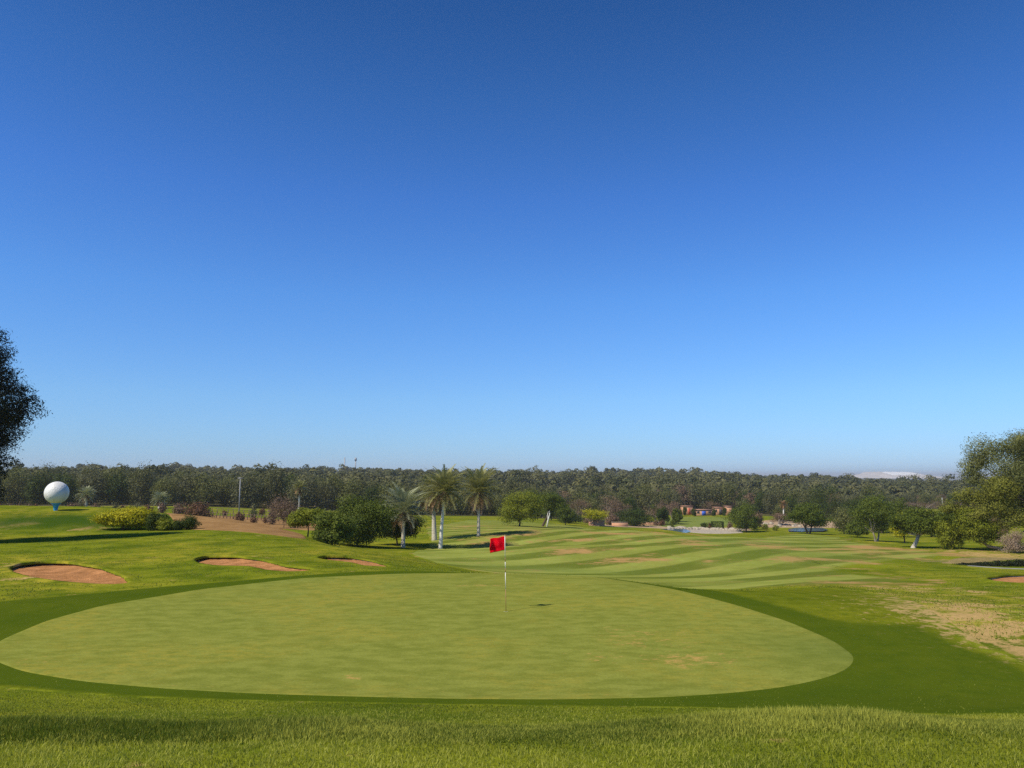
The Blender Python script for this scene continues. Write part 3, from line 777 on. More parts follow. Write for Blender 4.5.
def trunk_mesh(H_fork, clumps, r0, r, lean=(0, 0), nb=7, mat=None, stems=1):
    m = MB()
    top = np.array([lean[0], lean[1], H_fork])
    for s in range(stems):
        a = 2 * math.pi * s / max(1, stems) + 0.7
        b = np.array([math.cos(a), math.sin(a), 0]) * (r0 * 2.2 if stems > 1 else 0)
        tp = top + b * (3.0 if stems > 1 else 0)
        pts = [b * 0.6 + np.array([0, 0, -0.3]), b, (b + tp) / 2 + np.array([r0 * 0.5, r0 * 0.3, 0]), tp]
        m.tube(pts, [r0 * 1.5, r0 * 1.1, r0 * 0.85, r0 * 0.7], 8)
        ks = r.permutation(len(clumps))[:nb]
        for k in ks:
            c = np.array(clumps[k][0]); mid = tp * 0.55 + c * 0.45 + r.normal(size=3) * 0.08 * np.linalg.norm(c - tp); mid[2] = max(mid[2], tp[2] * 0.95)
            m.tube([tp - np.array([0, 0, 0.1]), mid, c], [r0 * 0.5, r0 * 0.32, r0 * 0.12], 6)
    return m
def leafy(name, label, cat, loc, W, Hh, leaf, n=4000, size=0.16, z0=None, fork=None, ncl=16, cl=0.34, bark_='bark', seed=0, group=None, D=None, lean=0.0, tr=None, shape=1.0, twigs=22, spread=0.28, stems=1, droop=0.0, asp=0.55, crown_name='crown', rz=0.0, trunk_lean=None):
    r = np.random.default_rng(seed)
    D = D or W; z0 = Hh * 0.25 if z0 is None else z0
    fork = fork if fork is not None else max(z0 * 1.05, Hh * 0.2)
    cls = dome_clumps(W, D, z0, Hh, ncl, r, shape, cl, lean)
    tl = trunk_lean or (0, 0)
    cls = [(c + np.array([tl[0], tl[1], 0]), q) for c, q in cls]
    root = thing(name, label, cat, loc, rz, group)
    trunk_mesh(fork, cls, tr or max(0.06, Hh * 0.022), r, tl, 8, stems=stems).build('trunk', M[bark_], root, smooth=True)
    obj(crown_name, crown_mesh(crown_name, cls, n, size, L[leaf], r, twigs, spread, asp, droop), root)
    return root

# --- left dark conifer, nearest tree at the left edge
def conifer():
    loc = A(-57, 45)
    root = thing('pine_tree', 'tall dark pine with drooping layered boughs at the left edge', 'tree', loc)
    r = np.random.default_rng(5)
    D0 = 45.0; px = D0 / F
    zv = lambda v: D0 * ratio(v) - loc[2]
    Ht = zv(296)
    m = MB()
    m.tube([(0, 0, -0.3), (0.05, 0, 3), (-0.1, 0.1, 7), (0, 0, Ht * 0.75), (0.1, 0, Ht - 0.4)], [0.34, 0.28, 0.2, 0.12, 0.03], 10)
    tv = [296, 320, 342, 356, 372, 384, 398, 410, 424, 438, 450, 462, 474, 490, 510]
    tr_ = [4, 26, 46, 42, 52, 64, 68, 77, 62, 50, 46, 56, 46, 42, 20]
    cls = []
    v_ = 300.0; row = 0
    while v_ < 505:
        R0 = float(np.interp(v_, tv, tr_)) * px; zt = zv(v_)
        nb = 8 if v_ > 340 else 5
        a0 = r.random() * 6.28
        for k in range(nb):
            a = a0 + 6.283 * k / nb + r.normal() * 0.2
            Lb = R0 * (0.84 + 0.2 * r.random())
            tip = np.array([math.cos(a) * Lb, math.sin(a) * Lb, zt + 0.25 * r.normal()])
            st = np.array([0, 0, max(0.8, zt - 0.34 * Lb)])
            mid = (st + tip) / 2 + np.array([0, 0, -0.12 * Lb])
            m.tube([st, mid, tip], [0.07, 0.045, 0.015], 5)
            for q_ in np.linspace(0.3, 1.0, max(3, int(Lb * 1.9))):
                c = (st * (1 - q_) ** 2 + 2 * q_ * (1 - q_) * mid + tip * q_ * q_) + r.normal(size=3) * 0.15
                rr = 0.36 + 0.30 * (1 - abs(q_ - 0.7)) + 0.10 * r.random()
                cls.append((c, (rr * 1.15, rr * 1.15, rr * 0.7)))
        v_ += 12.5 + 3 * r.random()
    m.build('trunk', M['bark'], root, smooth=True)
    obj('crown', crown_mesh('crown', cls, 150000, 0.21, L['conifer'], r, 10, 0.36, 0.26, droop=0.3), root)
conifer()

# --- giant golf ball on a blue tee
def golf_ball():
    loc = G(55.5, 510.5, 60, 76)
    root = thing('golf_ball_sculpture', 'giant white golf ball on a blue tee on the grassy mound', 'sculpture', loc)
    s = loc[1] / F
    rb = 11.0 * s; zt = 7.0 * s
    t = MB()
    prof = [(0.0, -0.05), (1.7 * s, -0.05), (1.7 * s, 0.0), (1.8 * s, 1.0 * s), (2.3 * s, 3.5 * s), (3.0 * s, 5.6 * s), (4.4 * s, zt), (4.5 * s, zt + 0.5 * s), (3.8 * s, zt + 0.6 * s), (0, zt - 0.2 * s)]
    t.lathe(prof, 28)
    t.build('tee', M['blue'], root, smooth=True)
    b = MB(); pr = []
    for k in range(25):
        a = -math.pi / 2 + math.pi * k / 24
        pr.append((max(1e-4, rb * math.cos(a)), rb * math.sin(a)))
    b.lathe(pr, 48)
    o = b.build('ball', M['ball'], root, smooth=True); o.location = (0, 0, zt + rb - 0.6 * s)
golf_ball()

# --- bushes on the mound
def bush(u0, u1, vb, vt, d_, leaf, n, size, label, seed, depth=None, name='bush', ncl=14, cl=0.4, z0f=0.04, cat='bush', **kw):
    uc = (u0 + u1) / 2; loc = A(uc, d_) if vb is None else G(uc, vb, d_ - 14, d_ + 14)
    s = loc[1] / F; W = (u1 - u0) * s * 1.14; top = (loc[1] * ratio(vt) - loc[2]) * 1.05
    return leafy(name, label, cat, loc, W * 1.03, top, leaf, n, size, z0=top * z0f, fork=top * 0.22, ncl=ncl, cl=cl, seed=seed, D=depth or W * 0.8, tr=kw.pop('tr', 0.06), **kw)
bush(93, 155, 530, 506.5, 57, 'lime', 24000, 0.13, 'yellow-green rounded bush, the brightest and widest on the mound', 21, 2.8, ncl=22, cl=0.36, stems=3, z0f=0.12)
bush(147, 165, 530.5, 513, 58, 'deep', 5000, 0.12, 'dark green bush tucked against the right side of the yellow-green bush', 22, 2.0, stems=2)
bush(158, 178, 530.5, 516, 57.5, 'fresh', 5000, 0.11, 'small yellowish bush between the dark bush and the clipped hedge', 23, 1.6)
bush(167, 185, 530.3, 518.5, 57.8, 'deep', 4500, 0.09, 'clipped dark green low shrub left of the rounded end shrub', 24, 1.5, ncl=9, cl=0.5)
bush(181, 197, 529.6, 516.5, 57.8, 'deep', 4500, 0.09, 'clipped round dark shrub ending the row next to bare earth', 25, 1.5, ncl=8, cl=0.55)
# --- russet bush and scrub behind the bare earth
bush(187, 217, None, 499.5, 118, 'russet', 6000, 0.22, 'russet brown twiggy bush behind the bare earth slope', 26, 4.0, spread=0.35)
bush(268, 303, None, 497, 125, 'brown', 5500, 0.26, 'grey brown bare tree with a wide crown left of the dense bushes', 27, 5.0, name='bare_tree', cat='tree', z0f=0.1, spread=0.38, asp=0.3)
# --- the dense clump left of the palms
def tree_px(u0, u1, d_, vb, vt, leaf, n, size, label, seed, z0f=0.25, name='broadleaf_tree', **kw):
    uc = (u0 + u1) / 2
    ub = kw.pop('ub', uc)
    loc = G(ub, vb, d_ * 0.75, d_ * 1.3) if vb else A(ub, d_)
    s = loc[1] / F; W = (u1 - u0) * s * 1.10; top = (loc[1] * ratio(vt) - loc[2]) * 1.06
    return leafy(name, label, kw.pop('cat', 'tree'), loc, W * 1.03, top, leaf, n, size, z0=top * z0f, seed=seed, trunk_lean=((uc - ub) * s, 0), **kw)
tree_px(289, 326, 84, 545, 508, 'fresh', 9000, 0.17, 'small light green tree at the left end of the dense clump', 31, 0.35, ncl=13)
tree_px(312, 352, 78, 547, 512, 'mid', 12000, 0.17, 'low green bushy tree filling the front left of the dense clump', 32, 0.03, ncl=16, cl=0.4)
tree_px(324, 390, 82, 546, 494.5, 'mid', 30000, 0.18, 'largest dense green tree of the clump left of the palms', 33, 0.03, ncl=30, cl=0.34)
tree_px(368, 424, 86, 545.5, 507, 'deep', 20000, 0.17, 'dark green spreading tree behind the shortest palm', 34, 0.16, ncl=20, ub=397, cl=0.36, D=6.5)
# --- tree pair right of the palms
tree_px(498, 541, 138, 526.5, 489.5, 'fresh', 18000, 0.24, 'dense rounded green tree right of the palms, foliage down to the grass', 36, 0.05, ncl=24, lean=1.2)
tree_px(532, 567, 140, 526.5, 490, 'mid', 9000, 0.24, 'umbrella shaped tree with a dark bare trunk beside the dense rounded tree', 37, 0.42, ncl=13, tr=0.22, ub=542.5, D=5.5)
def pale_post():
    p = G(548, 527, 120, 150)
    root = thing('dead_tree', 'pale forked dead trunk leaning beside the umbrella shaped tree', 'dead tree', p)
    m = MB(); m.tube([(-.25, 0, -.2), (0, 0, 1.2), (.35, 0, 2.5), (.3, 0, 3.2)], [.17, .14, .1, .05], 8); m.build('trunk', M['palm_bark_white'], root, True)
    m = MB(); m.tube([(0, 0, 1.2), (-.1, .1, 2.2), (.1, .1, 3.0)], [.1, .07, .03], 6); m.build('branch', M['palm_bark_white'], root, True)
pale_post()
# --- right side trees
tree_px(729, 763, 172, 532, 503, 'mid', 12000, 0.28, 'round green tree beyond the pond with short dark trunk', 41, 0.12, ncl=18, tr=0.2)
tree_px(735, 752, 215, None, 498.5, 'grey', 4000, 0.3, 'silvery grey tree rising behind the round green tree', 42, 0.2, ncl=10)
tree_px(788, 829, 150, 534, 504.5, 'mid', 15000, 0.26, 'broad rounded green tree with two dark trunks beside blue water', 43, 0.22, ncl=20, stems=2, tr=0.18)
tree_px(856, 897, 118, 541.5, 499.5, 'mid', 16000, 0.22, 'spreading mid green tree with pale forked trunk at the fairway edge', 44, 0.22, ncl=20, bark_='pale_bark', stems=2, tr=0.16)
tree_px(893, 946, 112, 548, 508.5, 'mid', 16000, 0.2, 'flat topped tree on a pale leaning trunk beside the round shrub', 45, 0.30, ncl=20, ub=913, bark_='palm_bark', tr=0.24, D=6)
tree_px(889, 912, 119, None, 512, 'lime', 4500, 0.19, 'small bright yellow-green tree left of the flat topped tree', 46, 0.15, ncl=10)
bush(937, 964, 549.5, 520, 100, 'fresh', 9000, 0.18, 'round light green shrub with bare twiggy base below the big tree', 47, 3.0, ncl=14, z0f=0.1, bark_='pale_bark', stems=3)
def leaner():
    b = G(1002, 550.5, 75, 100); s = b[1] / F
    root = thing('leaning_tree', 'tree with a pale trunk lying almost flat, leaning left under the big tree', 'tree', b)
    r = np.random.default_rng(48)
    cc = [((-16, 0, 14), (11, 9, 6)), ((-27, 2, 17), (9, 9, 6)), ((-36, 0, 26), (8, 8, 6)), ((-22, -3, 24), (10, 9, 7)), ((-8, 0, 22), (8, 7, 5)), ((-30, 4, 34), (9, 8, 6))]
    cls = [(np.array(c) * s, tuple(np.array(q) * s)) for c, q in cc]
    m = MB(); m.tube([(1.5 * s, 0, -1.5 * s), (-5 * s, 0, 2.5 * s), (-13 * s, 0, 4 * s), (-20 * s, 0, 9 * s), (-27 * s, 0, 16 * s)], [0.2, 0.17, 0.16, 0.12, 0.06], 9)
    for c, _ in cls: m.tube([(-17 * s, 0, 7 * s), tuple(c * 0.7 + np.array([-5 * s, 0, 2 * s])), tuple(c)], [0.09, 0.05, 0.02], 6)
    m.build('trunk', M['pale_bark'], root, True)
    obj('crown', crown_mesh('crown', cls, 15000, 0.17, L['fresh'], r, 26, 0.3), root)
leaner()
def big_tree():
    b = A(1046, 86); s = b[1] / F
    root = thing('big_tree', 'largest tree on the right edge, tall uneven olive green crown', 'tree', b)
    r = np.random.default_rng(50)
    P = [(972, 470, 13, 9), (990, 452, 18, 14), (1012, 446, 20, 12), (1040, 455, 24, 20), (1000, 472, 22, 16), (1030, 482, 26, 20), (978, 488, 18, 12), (960, 497, 15, 9), (948, 507, 11, 7), (985, 504, 20, 12), (1012, 500, 22, 15), (1050, 505, 26, 20), (968, 515, 14, 8), (1000, 518, 18, 10), (1030, 522, 18, 12), (1070, 480, 24, 20), (1018, 535, 12, 9), (982, 461, 10, 8), (1003, 441, 12, 6), (970, 480, 9, 6), (1080, 500, 25, 22), (1060, 445, 22, 14)]
    cls = []
    for i, (u, v, ru, rv) in enumerate(P):
        if v < 500: u += 9; ru *= 0.95
        dz = (r.random() - 0.5) * 50 * s
        cls.append((np.array([(u - 1046) * s, dz, b[1] * ratio(v) - b[2]]), (ru * s, ru * s * 0.9, rv * s)))
    m = MB()
    m.tube([(0, 0, -.4), (0.1, 0, 1.0), (-0.3, 0, 2.4), (-0.5, 0, 3.5)], [0.55, 0.42, 0.36, 0.3], 10)
    for c, _ in cls: m.tube([(-0.4, 0, 3.2), tuple(c * 0.5 + np.array([-0.2, 0, 2.0])), tuple(c)], [0.18, 0.1, 0.03], 7)
    m.build('trunk', M['bark'], root, True)
    a = [(c, tuple(np.array(q_) * 0.86)) for i, (c, q_) in enumerate(cls) if i in (7, 8, 9, 10, 12, 13, 6)]
    bb = [c for i, c in enumerate(cls) if i not in (7, 8, 9, 10, 12, 13, 14, 6, 16)]
    obj('crown', crown_mesh('crown', bb, 90000, 0.17, L['big_olive'], r, 34, 0.30), root)
    o = obj('lower_crown', crown_mesh('lower_crown', a, 34000, 0.17, L['olive_light'], r, 30, 0.27), root); o['label'] = 'yellower lower boughs'
big_tree()
bush(1005, 1030, 553, 532, 85, 'pinkish', 7000, 0.16, 'pale pinkish dry twiggy shrub at the right edge under the big tree', 51, 3.0, asp=0.25, spread=0.35)
bush(987, 1004, None, 513, 118, 'brown', 4000, 0.2, 'dark brown leafless bush seen beneath the big tree', 52, 3.0, asp=0.3)
def shade_wedge():  # dark leaf strip added in place of a wedge of shade
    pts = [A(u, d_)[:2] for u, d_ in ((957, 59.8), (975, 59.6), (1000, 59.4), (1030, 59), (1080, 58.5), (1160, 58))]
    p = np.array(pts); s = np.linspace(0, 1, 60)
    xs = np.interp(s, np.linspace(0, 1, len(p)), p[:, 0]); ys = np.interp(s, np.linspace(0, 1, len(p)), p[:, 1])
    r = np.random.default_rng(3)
    root = thing('shade_strip', 'low dark leafy strip standing in for the wedge of shade along the dirt track at the right edge', 'hedge', (xs[0], ys[0], H1(xs[0], ys[0])))
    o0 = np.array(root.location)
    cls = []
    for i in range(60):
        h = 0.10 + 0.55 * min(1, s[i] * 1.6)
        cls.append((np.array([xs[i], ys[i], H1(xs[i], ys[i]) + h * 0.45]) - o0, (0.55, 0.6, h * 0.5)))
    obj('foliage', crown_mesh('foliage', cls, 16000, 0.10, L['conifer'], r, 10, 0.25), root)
shade_wedge()

# --- centre-right scrub, umbrella trees, bare trees
tree_px(580, 607, 182, None, 509.5, 'lime', 5000, 0.26, 'bright yellow-green umbrella tree in front of the brown scrub', 61, 0.4, ncl=9, cl=0.42)
tree_px(614, 652, 195, None, 506.5, 'deep', 9000, 0.3, 'dark green low tree between the two pink walls', 62, 0.05, ncl=16)
bush(606, 619, None, 514, 192, 'brown', 2500, 0.28, 'small brown scrub bush left of the dark green low tree', 63, 4)
bush(583, 600, None, 517, 186, 'brown', 2500, 0.25, 'brown scrub under the bright umbrella tree', 64, 4)
bush(556, 584, None, 512.5, 190, 'deep', 4000, 0.3, 'dark green scrub left of the bright umbrella tree', 65, 5)
for i, (u0, u1, d_, vt, lab) in enumerate([
   (565, 594, 212, 497, 'bare pinkish brown tree left of the bright umbrella tree'), (596, 622, 216, 497, 'bare brown tree behind the bright umbrella tree'),
   (606, 634, 222, 500, 'bare brown tree above the small pink wall'), (640, 672, 214, 499, 'broad bare reddish brown tree above the long pink wall'),
   (664, 682, 222, 502, 'small bare brown tree left of the pink buildings'), (700, 722, 290, 500, 'bare brown tree behind the pink buildings'),
   (718, 740, 292, 497, 'grey brown leafless tree right of the pink buildings'), (468, 492, 222, 498, 'grey leafless tree behind the rightmost palm'),
   (768, 790, 205, 513, 'bare reddish tree above the stony ground'), (834, 850, 205, 515, 'small reddish brown bush tree beside the stony bank'),
   (895, 950, 300, 500, 'wide brown dry thicket below the right skyline'), (948, 990, 310, 498, 'brown dry thicket left of the big tree')]):
    tree_px(u0, u1, d_, None, vt, 'brown', 3600, 0.30, lab, 70 + i, 0.22, 'bare_tree', ncl=12, asp=0.3, spread=0.36, bark_='pale_bark', tr=0.16, stems=2, D=6)
for i, (u0, u1, d_, vt, leaf, lab) in enumerate([
   (540, 562, 205, 499, 'mid', 'green tree peeping out behind the umbrella shaped tree'), (655, 668, 208, 507, 'deep', 'dark green small tree between bare trees left of the pink buildings'),
   (672, 682, 212, 508, 'mid', 'slim green tree left of the pink buildings'), (735, 745, 190, 520, 'mid', 'low green shrub at the pond corner'),
   (807, 842, 226, 482, 'deep', 'tall dark tree with spiky top above the broad rounded tree'), (838, 868, 200, 497, 'deep', 'dark green tree behind the reddish bank on the right'),
   (862, 895, 175, 496, 'mid', 'green tree standing behind the forked-trunk tree'), (925, 945, 160, 514, 'olive', 'olive green tree behind the flat topped tree')]):
    tree_px(u0, u1, d_, None, vt, leaf, 7000, 0.30, lab, 90 + i, 0.12, ncl=15)
for i, (u0, u1, d_, vt, leaf, lab) in enumerate([
   (826, 856, 165, 509, 'olive', 'olive green tree between the broad rounded tree and the forked-trunk tree'), (744, 762, 190, 512, 'brown', 'brown twiggy tree at the right of the round tree beyond the pond'),
   (842, 866, 140, 520, 'mid', 'low green bushy tree just left of the forked-trunk tree'), (884, 912, 150, 501, 'mid', 'green tree behind and between the forked-trunk tree and the flat topped tree'),
   (915, 940, 150, 506, 'olive', 'olive tree behind the right half of the flat topped tree'), (938, 962, 140, 503, 'mid', 'green tree behind the round light green shrub'),
   (770, 790, 225, 503, 'olive', 'olive tree behind the tiny far palm'), (648, 662, 232, 504, 'mid', 'green tree behind the broad bare reddish tree'),
   (556, 574, 170, 505, 'mid', 'green bushy tree right behind the pale dead trunk'), (622, 640, 230, 496, 'deep', 'dark tree rising behind the dark green low tree'),
   (962, 992, 150, 508, 'olive', 'olive tree seen through the lower boughs of the big tree')]):
    tree_px(u0, u1, d_, None, vt, leaf, 7000, 0.27, lab, 170 + i, 0.10, ncl=15)
bush(700, 706.5, 528.5, 523.2, 200, 'deep', 1500, 0.16, 'little round clipped shrub in front of the distant green', 110, 1.6, ncl=7, cl=0.5)
for i, (u, d_, w_, lab) in enumerate([(693, 262, 5, 'dark shrub between the leftmost hut and the hut with the blue door'), (712.5, 262, 4, 'dark shrub between the blue door hut and the doorway hut'), (723.5, 264, 4, 'dark shrub left of the narrow plain hut'), (684, 268, 4, 'dark shrub covering the foot of the leftmost hut'), (733, 262, 6, 'dark green shrub at the right end of the huts')]):
    bush(u - w_ / 2, u + w_ / 2, None, 475 + (A(u, d_)[2] / d_ * -F) * 0.985 - 7.5, d_, 'deep', 1200, 0.3, lab, 150 + i, 2.0, ncl=7, cl=0.5)
# clipped box hedge
def box_hedge():
    p = G(717.5, 529, 185, 215); s = p[1] / F; W = 11 * s; Hh = 7 * s
    root = thing('clipped_hedge', 'square clipped dark green hedge block beside the distant green', 'hedge', p)
    r = np.random.default_rng(9); n = 5000
    c = (r.random((n, 3)) - 0.5); ax = r.integers(0, 3, n); c[np.arange(n), ax] = np.sign(c[np.arange(n), ax]) * 0.5 * (0.93 + 0.09 * r.random(n))
    c = c * np.array([W, 1.8, Hh]) + np.array([0, 0, Hh / 2 + 0.05])
    v, q = leaf_quads(c, 0.16, r)
    m = MB(); m.tube([(0, 0, -0.1), (0, 0, Hh * 0.8)], [0.08, 0.05], 6); m.build('stem', M['bark'], root)
    obj('foliage', mesh_np('foliage', v, q, L['deep'], fattr=r.random(n)), root)
box_hedge()
# small shrubs along the far gravel
for i, (u, d_, leaf) in enumerate([(656, 203, 'brown'), (661, 202, 'russet'), (672, 196, 'mid'), (703, 194, 'deep'), (709, 196, 'russet'), (728, 193, 'brown'), (744, 192, 'fresh'), (752, 186, 'mid'), (764, 184, 'fresh'), (773, 184, 'fresh')]):
    bush(u - 3.2, u + 3.2, None, 475 + (A(u, d_)[2] / d_ * -F) * 0.985 - 4.4 - 0.6 * (i % 3), d_, leaf, 900, 0.2,
         'low %s shrub on the gravel %s' % ({'brown': 'brown', 'russet': 'russet', 'mid': 'green', 'deep': 'dark green', 'fresh': 'light green'}[leaf],
          ['left of the distant green, first of two', 'left of the distant green, second of two', 'in front of the left end of the distant green', 'by the middle of the pond', 'just right of the pond middle', 'right of the hedge block', 'under the round tree', 'right of the round tree trunk', 'midway between the two ponds', 'nearest the second pond'][i]), 120 + i, 1.4, ncl=6, cl=0.5)

# ------------------------------------------------------------------ palms
def palm_proto(seed, H, crown_r, nf=70, leaf='palm', dead=14, trunk='palm_bark', boot=0.8, lean=0.0, tr=0.2, name='palm_tree', up=1.0, llen=0.42):
    r = np.random.default_rng(seed)
    tk = MB(); tk.tube([(0, 0, -0.3), (lean * 0.1, 0, H * 0.05), (lean * 0.4, 0, H * 0.45), (lean * 0.85, 0, H * 0.85), (lean, 0, H)], [tr * 1.5, tr * 1.15, tr * 0.9, tr * 0.85, tr * 0.8], 12)
    bt = MB()
    bt.lathe([(tr * 0.8, -boot), (tr * 1.25, -boot * 0.75), (tr * 1.55, -boot * 0.25), (tr * 1.4, 0.1), (tr * 0.5, 0.35)], 12, (lean, 0, H))
    def fronds(n, e0, e1, Lmul, sag):
        V_, Q_, T_ = [], [], []; off = 0
        rac = MB()
        for k in range(n):
            az = k * 2.39996 + r.normal() * 0.12
            f = (k + 0.5) / n
            el = e1 + (e0 - e1) * (1 - f) ** 0.8 + r.normal() * 0.08
            Lf = crown_r * Lmul * (0.85 + 0.25 * r.random())
            ns = 14; p = np.array([lean, 0, H + 0.12]); e = el; pts = [p.copy()]; dirs = []
            for s in range(ns):
                dvec = np.array([math.cos(az) * math.cos(e), math.sin(az) * math.cos(e), math.sin(e)])
                p = p + dvec * Lf / ns; pts.append(p.copy()); dirs.append(dvec)
                e -= sag * (0.35 + s / ns) / ns * (1.0 + 0.3 * r.random())
            pts = np.array(pts)
            rac.tube([pts[0], pts[4], pts[9], pts[14]], [0.035, 0.028, 0.018, 0.006], 4, cap=False)
            m = 44
            ts = np.linspace(0.14, 0.995, m)
            base = np.stack([np.interp(ts * ns, np.arange(ns + 1), pts[:, i]) for i in range(3)], 1)
            dv = np.array(dirs)[np.clip((ts * ns).astype(int), 0, ns - 1)]
            side = np.cross(dv, np.array([0, 0, 1.0])); side /= np.linalg.norm(side, axis=1)[:, None] + 1e-6
            upv = np.cross(side, dv)
            ll = llen * crown_r / 2.6 * np.sin(np.clip(ts * 1.05 + 0.12, 0, 1) * math.pi * 0.93 + 0.15) + 0.12
            tone = 0.5 + 0.5 * (r.random() - 0.5)
            for sg in (-1, 1):
                tipd = side * sg * 0.72 + dv * 0.62 + upv * (0.32 * up) + r.normal(size=(m, 3)) * 0.08
                tip = base + tipd * ll[:, None]
                tip[:, 2] -= 0.10 * ll
                wv = dv * 0.028 + upv * 0.01
                v = np.stack([base - wv, base + wv, tip + wv * 0.3, tip - wv * 0.3], 1).reshape(-1, 3)
                V_.append(v); Q_.append(np.arange(4 * m).reshape(-1, 4) + off); off += 4 * m
                T_.append(np.clip(tone + 0.25 * (r.random(m) - 0.5), 0, 1))
        v = np.concatenate(V_); q = np.concatenate(Q_); t = np.concatenate(T_)
        rv = np.concatenate(rac.v); rq = np.concatenate(rac.q)
        return np.concatenate([v, rv]), np.concatenate([q, rq + len(v)]), np.concatenate([t, np.full(len(rq), 0.9)])
    parts = [('trunk', tk, M[trunk]), ('leaf_base', bt, M['palm_boot'])]
    cr = fronds(nf, R(78), R(-22), 1.0, 1.05)
    dd = fronds(dead, R(-25), R(-62), 0.7, 0.7) if dead else None
    return parts, cr, dd, leaf
def palm(label, loc, seed, H, cr, **kw):
    g = kw.pop('group', None); rz = kw.pop('rz', 0)
    parts, c, dd, leaf = palm_proto(seed, H, cr, **kw)
    root = thing('palm_tree', label, 'palm tree', loc, rz, g)
    for nme, mb, mt in parts: mb.build(nme, mt, root, smooth=True)
    obj('crown', mesh_np('crown', c[0], c[1], L[leaf], fattr=c[2]), root)
    if dd: obj('dead_fronds', mesh_np('dead_fronds', dd[0], dd[1], L['deadfrond'], fattr=dd[2]), root)
    return root
PG = 'palms on the fairway'
def palm_px(u, vb, vcrown, rpx, label, seed, d0, d1, **kw):
    p = G(u, vb, d0, d1); s = p[1] / F
    Ht = p[1] * ratio(vcrown) - p[2]
    lean = kw.pop('leanpx', 0) * s
    return palm(label, p, seed, Ht, rpx * s, lean=lean, **kw)
palm_px(403, 547.5, 513, 33, 'shortest palm with grey-green fronds, in front of the dark green bushes', 201, 65, 95, nf=58, leaf='greypalm', dead=6, tr=0.19, group=PG, up=1.1)
palm_px(434.5, 540.5, 496, 27, 'palm with thick pale trunk and yellowish fronds, left behind the whitest palm', 202, 75, 110, nf=60, dead=16, tr=0.26, leanpx=-2, group=PG)
palm_px(440, 549, 493, 30, 'tallest palm with a slender white trunk leaning slightly right', 203, 65, 95, nf=72, dead=10, trunk='palm_bark_white', tr=0.17, leanpx=4, group=PG, up=1.2)
palm_px(478.5, 536.5, 493, 31, 'rightmost palm standing alone right of the whitest palm', 204, 85, 120, nf=72, dead=14, tr=0.17, group=PG)
GP = 'blue-grey palms before the wood'
def palm_far(u, d_, vcrown, rpx, label, seed, **kw):
    p = A(u, d_); s = p[1] / F
    return palm(label, p, seed, p[1] * ratio(vcrown) - p[2], rpx * s, **kw)
palm_far(88, 190, 496, 12, 'blue-grey palm right of the giant golf ball', 211, nf=50, leaf='greypalm', dead=4, tr=0.3, group=GP, llen=0.6)
palm_far(161, 190, 500.5, 11, 'blue-grey palm left of the russet bush', 212, nf=50, leaf='greypalm', dead=4, tr=0.3, group=GP, llen=0.6)
palm_far(300, 178, 489, 11, 'thin far palm with a brown dead skirt above the grey brown tree', 213, nf=40, leaf='palm', dead=34, tr=0.25, llen=0.5)
palm_far(782, 215, 505, 6, 'tiny far palm with orange dead fronds above the stony ground', 214, nf=16, leaf='deadfrond', dead=16, tr=0.2, trunk='palm_bark_white')

# ------------------------------------------------------------------ wood: individual trees
protos = []
kinds = [('olive', 9.5, 10.5, 'bark'), ('wood', 10, 11, 'pale_bark'), ('grey', 9, 10, 'bark'), ('deep', 8.5, 9.5, 'bark'), ('wood', 9, 12, 'bark'), ('olive', 11, 10, 'pale_bark'), ('brown', 8.5, 9, 'pale_bark'), ('grey', 8, 11, 'bark'), ('olive', 8, 10, 'bark')]
WG = 'wood of olive green trees around the golf course'
WL = {'olive': 'olive green full-crowned tree standing in the wood behind the course', 'wood': 'dull green tree standing in the wood behind the course', 'grey': 'grey-green tree standing in the wood behind the course', 'deep': 'dark green tree standing in the wood behind the course', 'brown': 'brown half-bare tree standing in the wood behind the course'}
# positions
spots = []
r = np.random.default_rng(77)
for row in range(5):
    u = -110 + r.random() * 8
    while u < 1130:
        t = tcol(u); f0 = float(front(np.array([t]))[0])
        d_ = f0 + row * 9.0 + r.normal() * 2.5
        if not (676 < u < 738 and d_ < 292):
            spots.append((u, d_, row))
        u += (5.4 + r.random() * 2.4) / d_ * F
print('SPOTS', len(spots)); spots = spots[:299] if len(spots) > 299 else spots
nsp = len(spots)
made = {}
for i, (u, d_, row) in enumerate(spots):
    k = int(r.integers(0, len(kinds)))
    if kinds[k][0] == 'brown' and u < 520: k = 0
    leaf, W, Hh, bk = kinds[k]
    x, y, z = A(u, d_)
    if k not in made:
        o = leafy('wood_tree', WL[leaf], 'tree', (x, y, z), W, Hh, leaf, 3600, 0.50, z0=Hh * 0.03, ncl=22, cl=0.38, bark_=bk, seed=300 + k, group=WG, spread=0.3, twigs=14, tr=0.2, stems=2)
        made[k] = o
    else:
        o = copy_tree(made[k]); o.location = (x, y, z)
    s = (0.80 + 0.30 * r.random()) * (1 + 0.45 * float(vnoise(np.array([x / 16.0]), np.array([y / 16.0]))[0])) 
    s = min(s, 1.16 - 0.06 * r.random())
    if u > 880: s *= 0.62
    if 540 < u < 880: s *= 0.97
    if 640 < u < 745: s *= 1.12
    o.scale = (s * (0.78 + 0.30 * r.random()), s * (0.78 + 0.30 * r.random()), s * 0.96)
    o.rotation_euler = (0, 0, r.random() * 6.28)

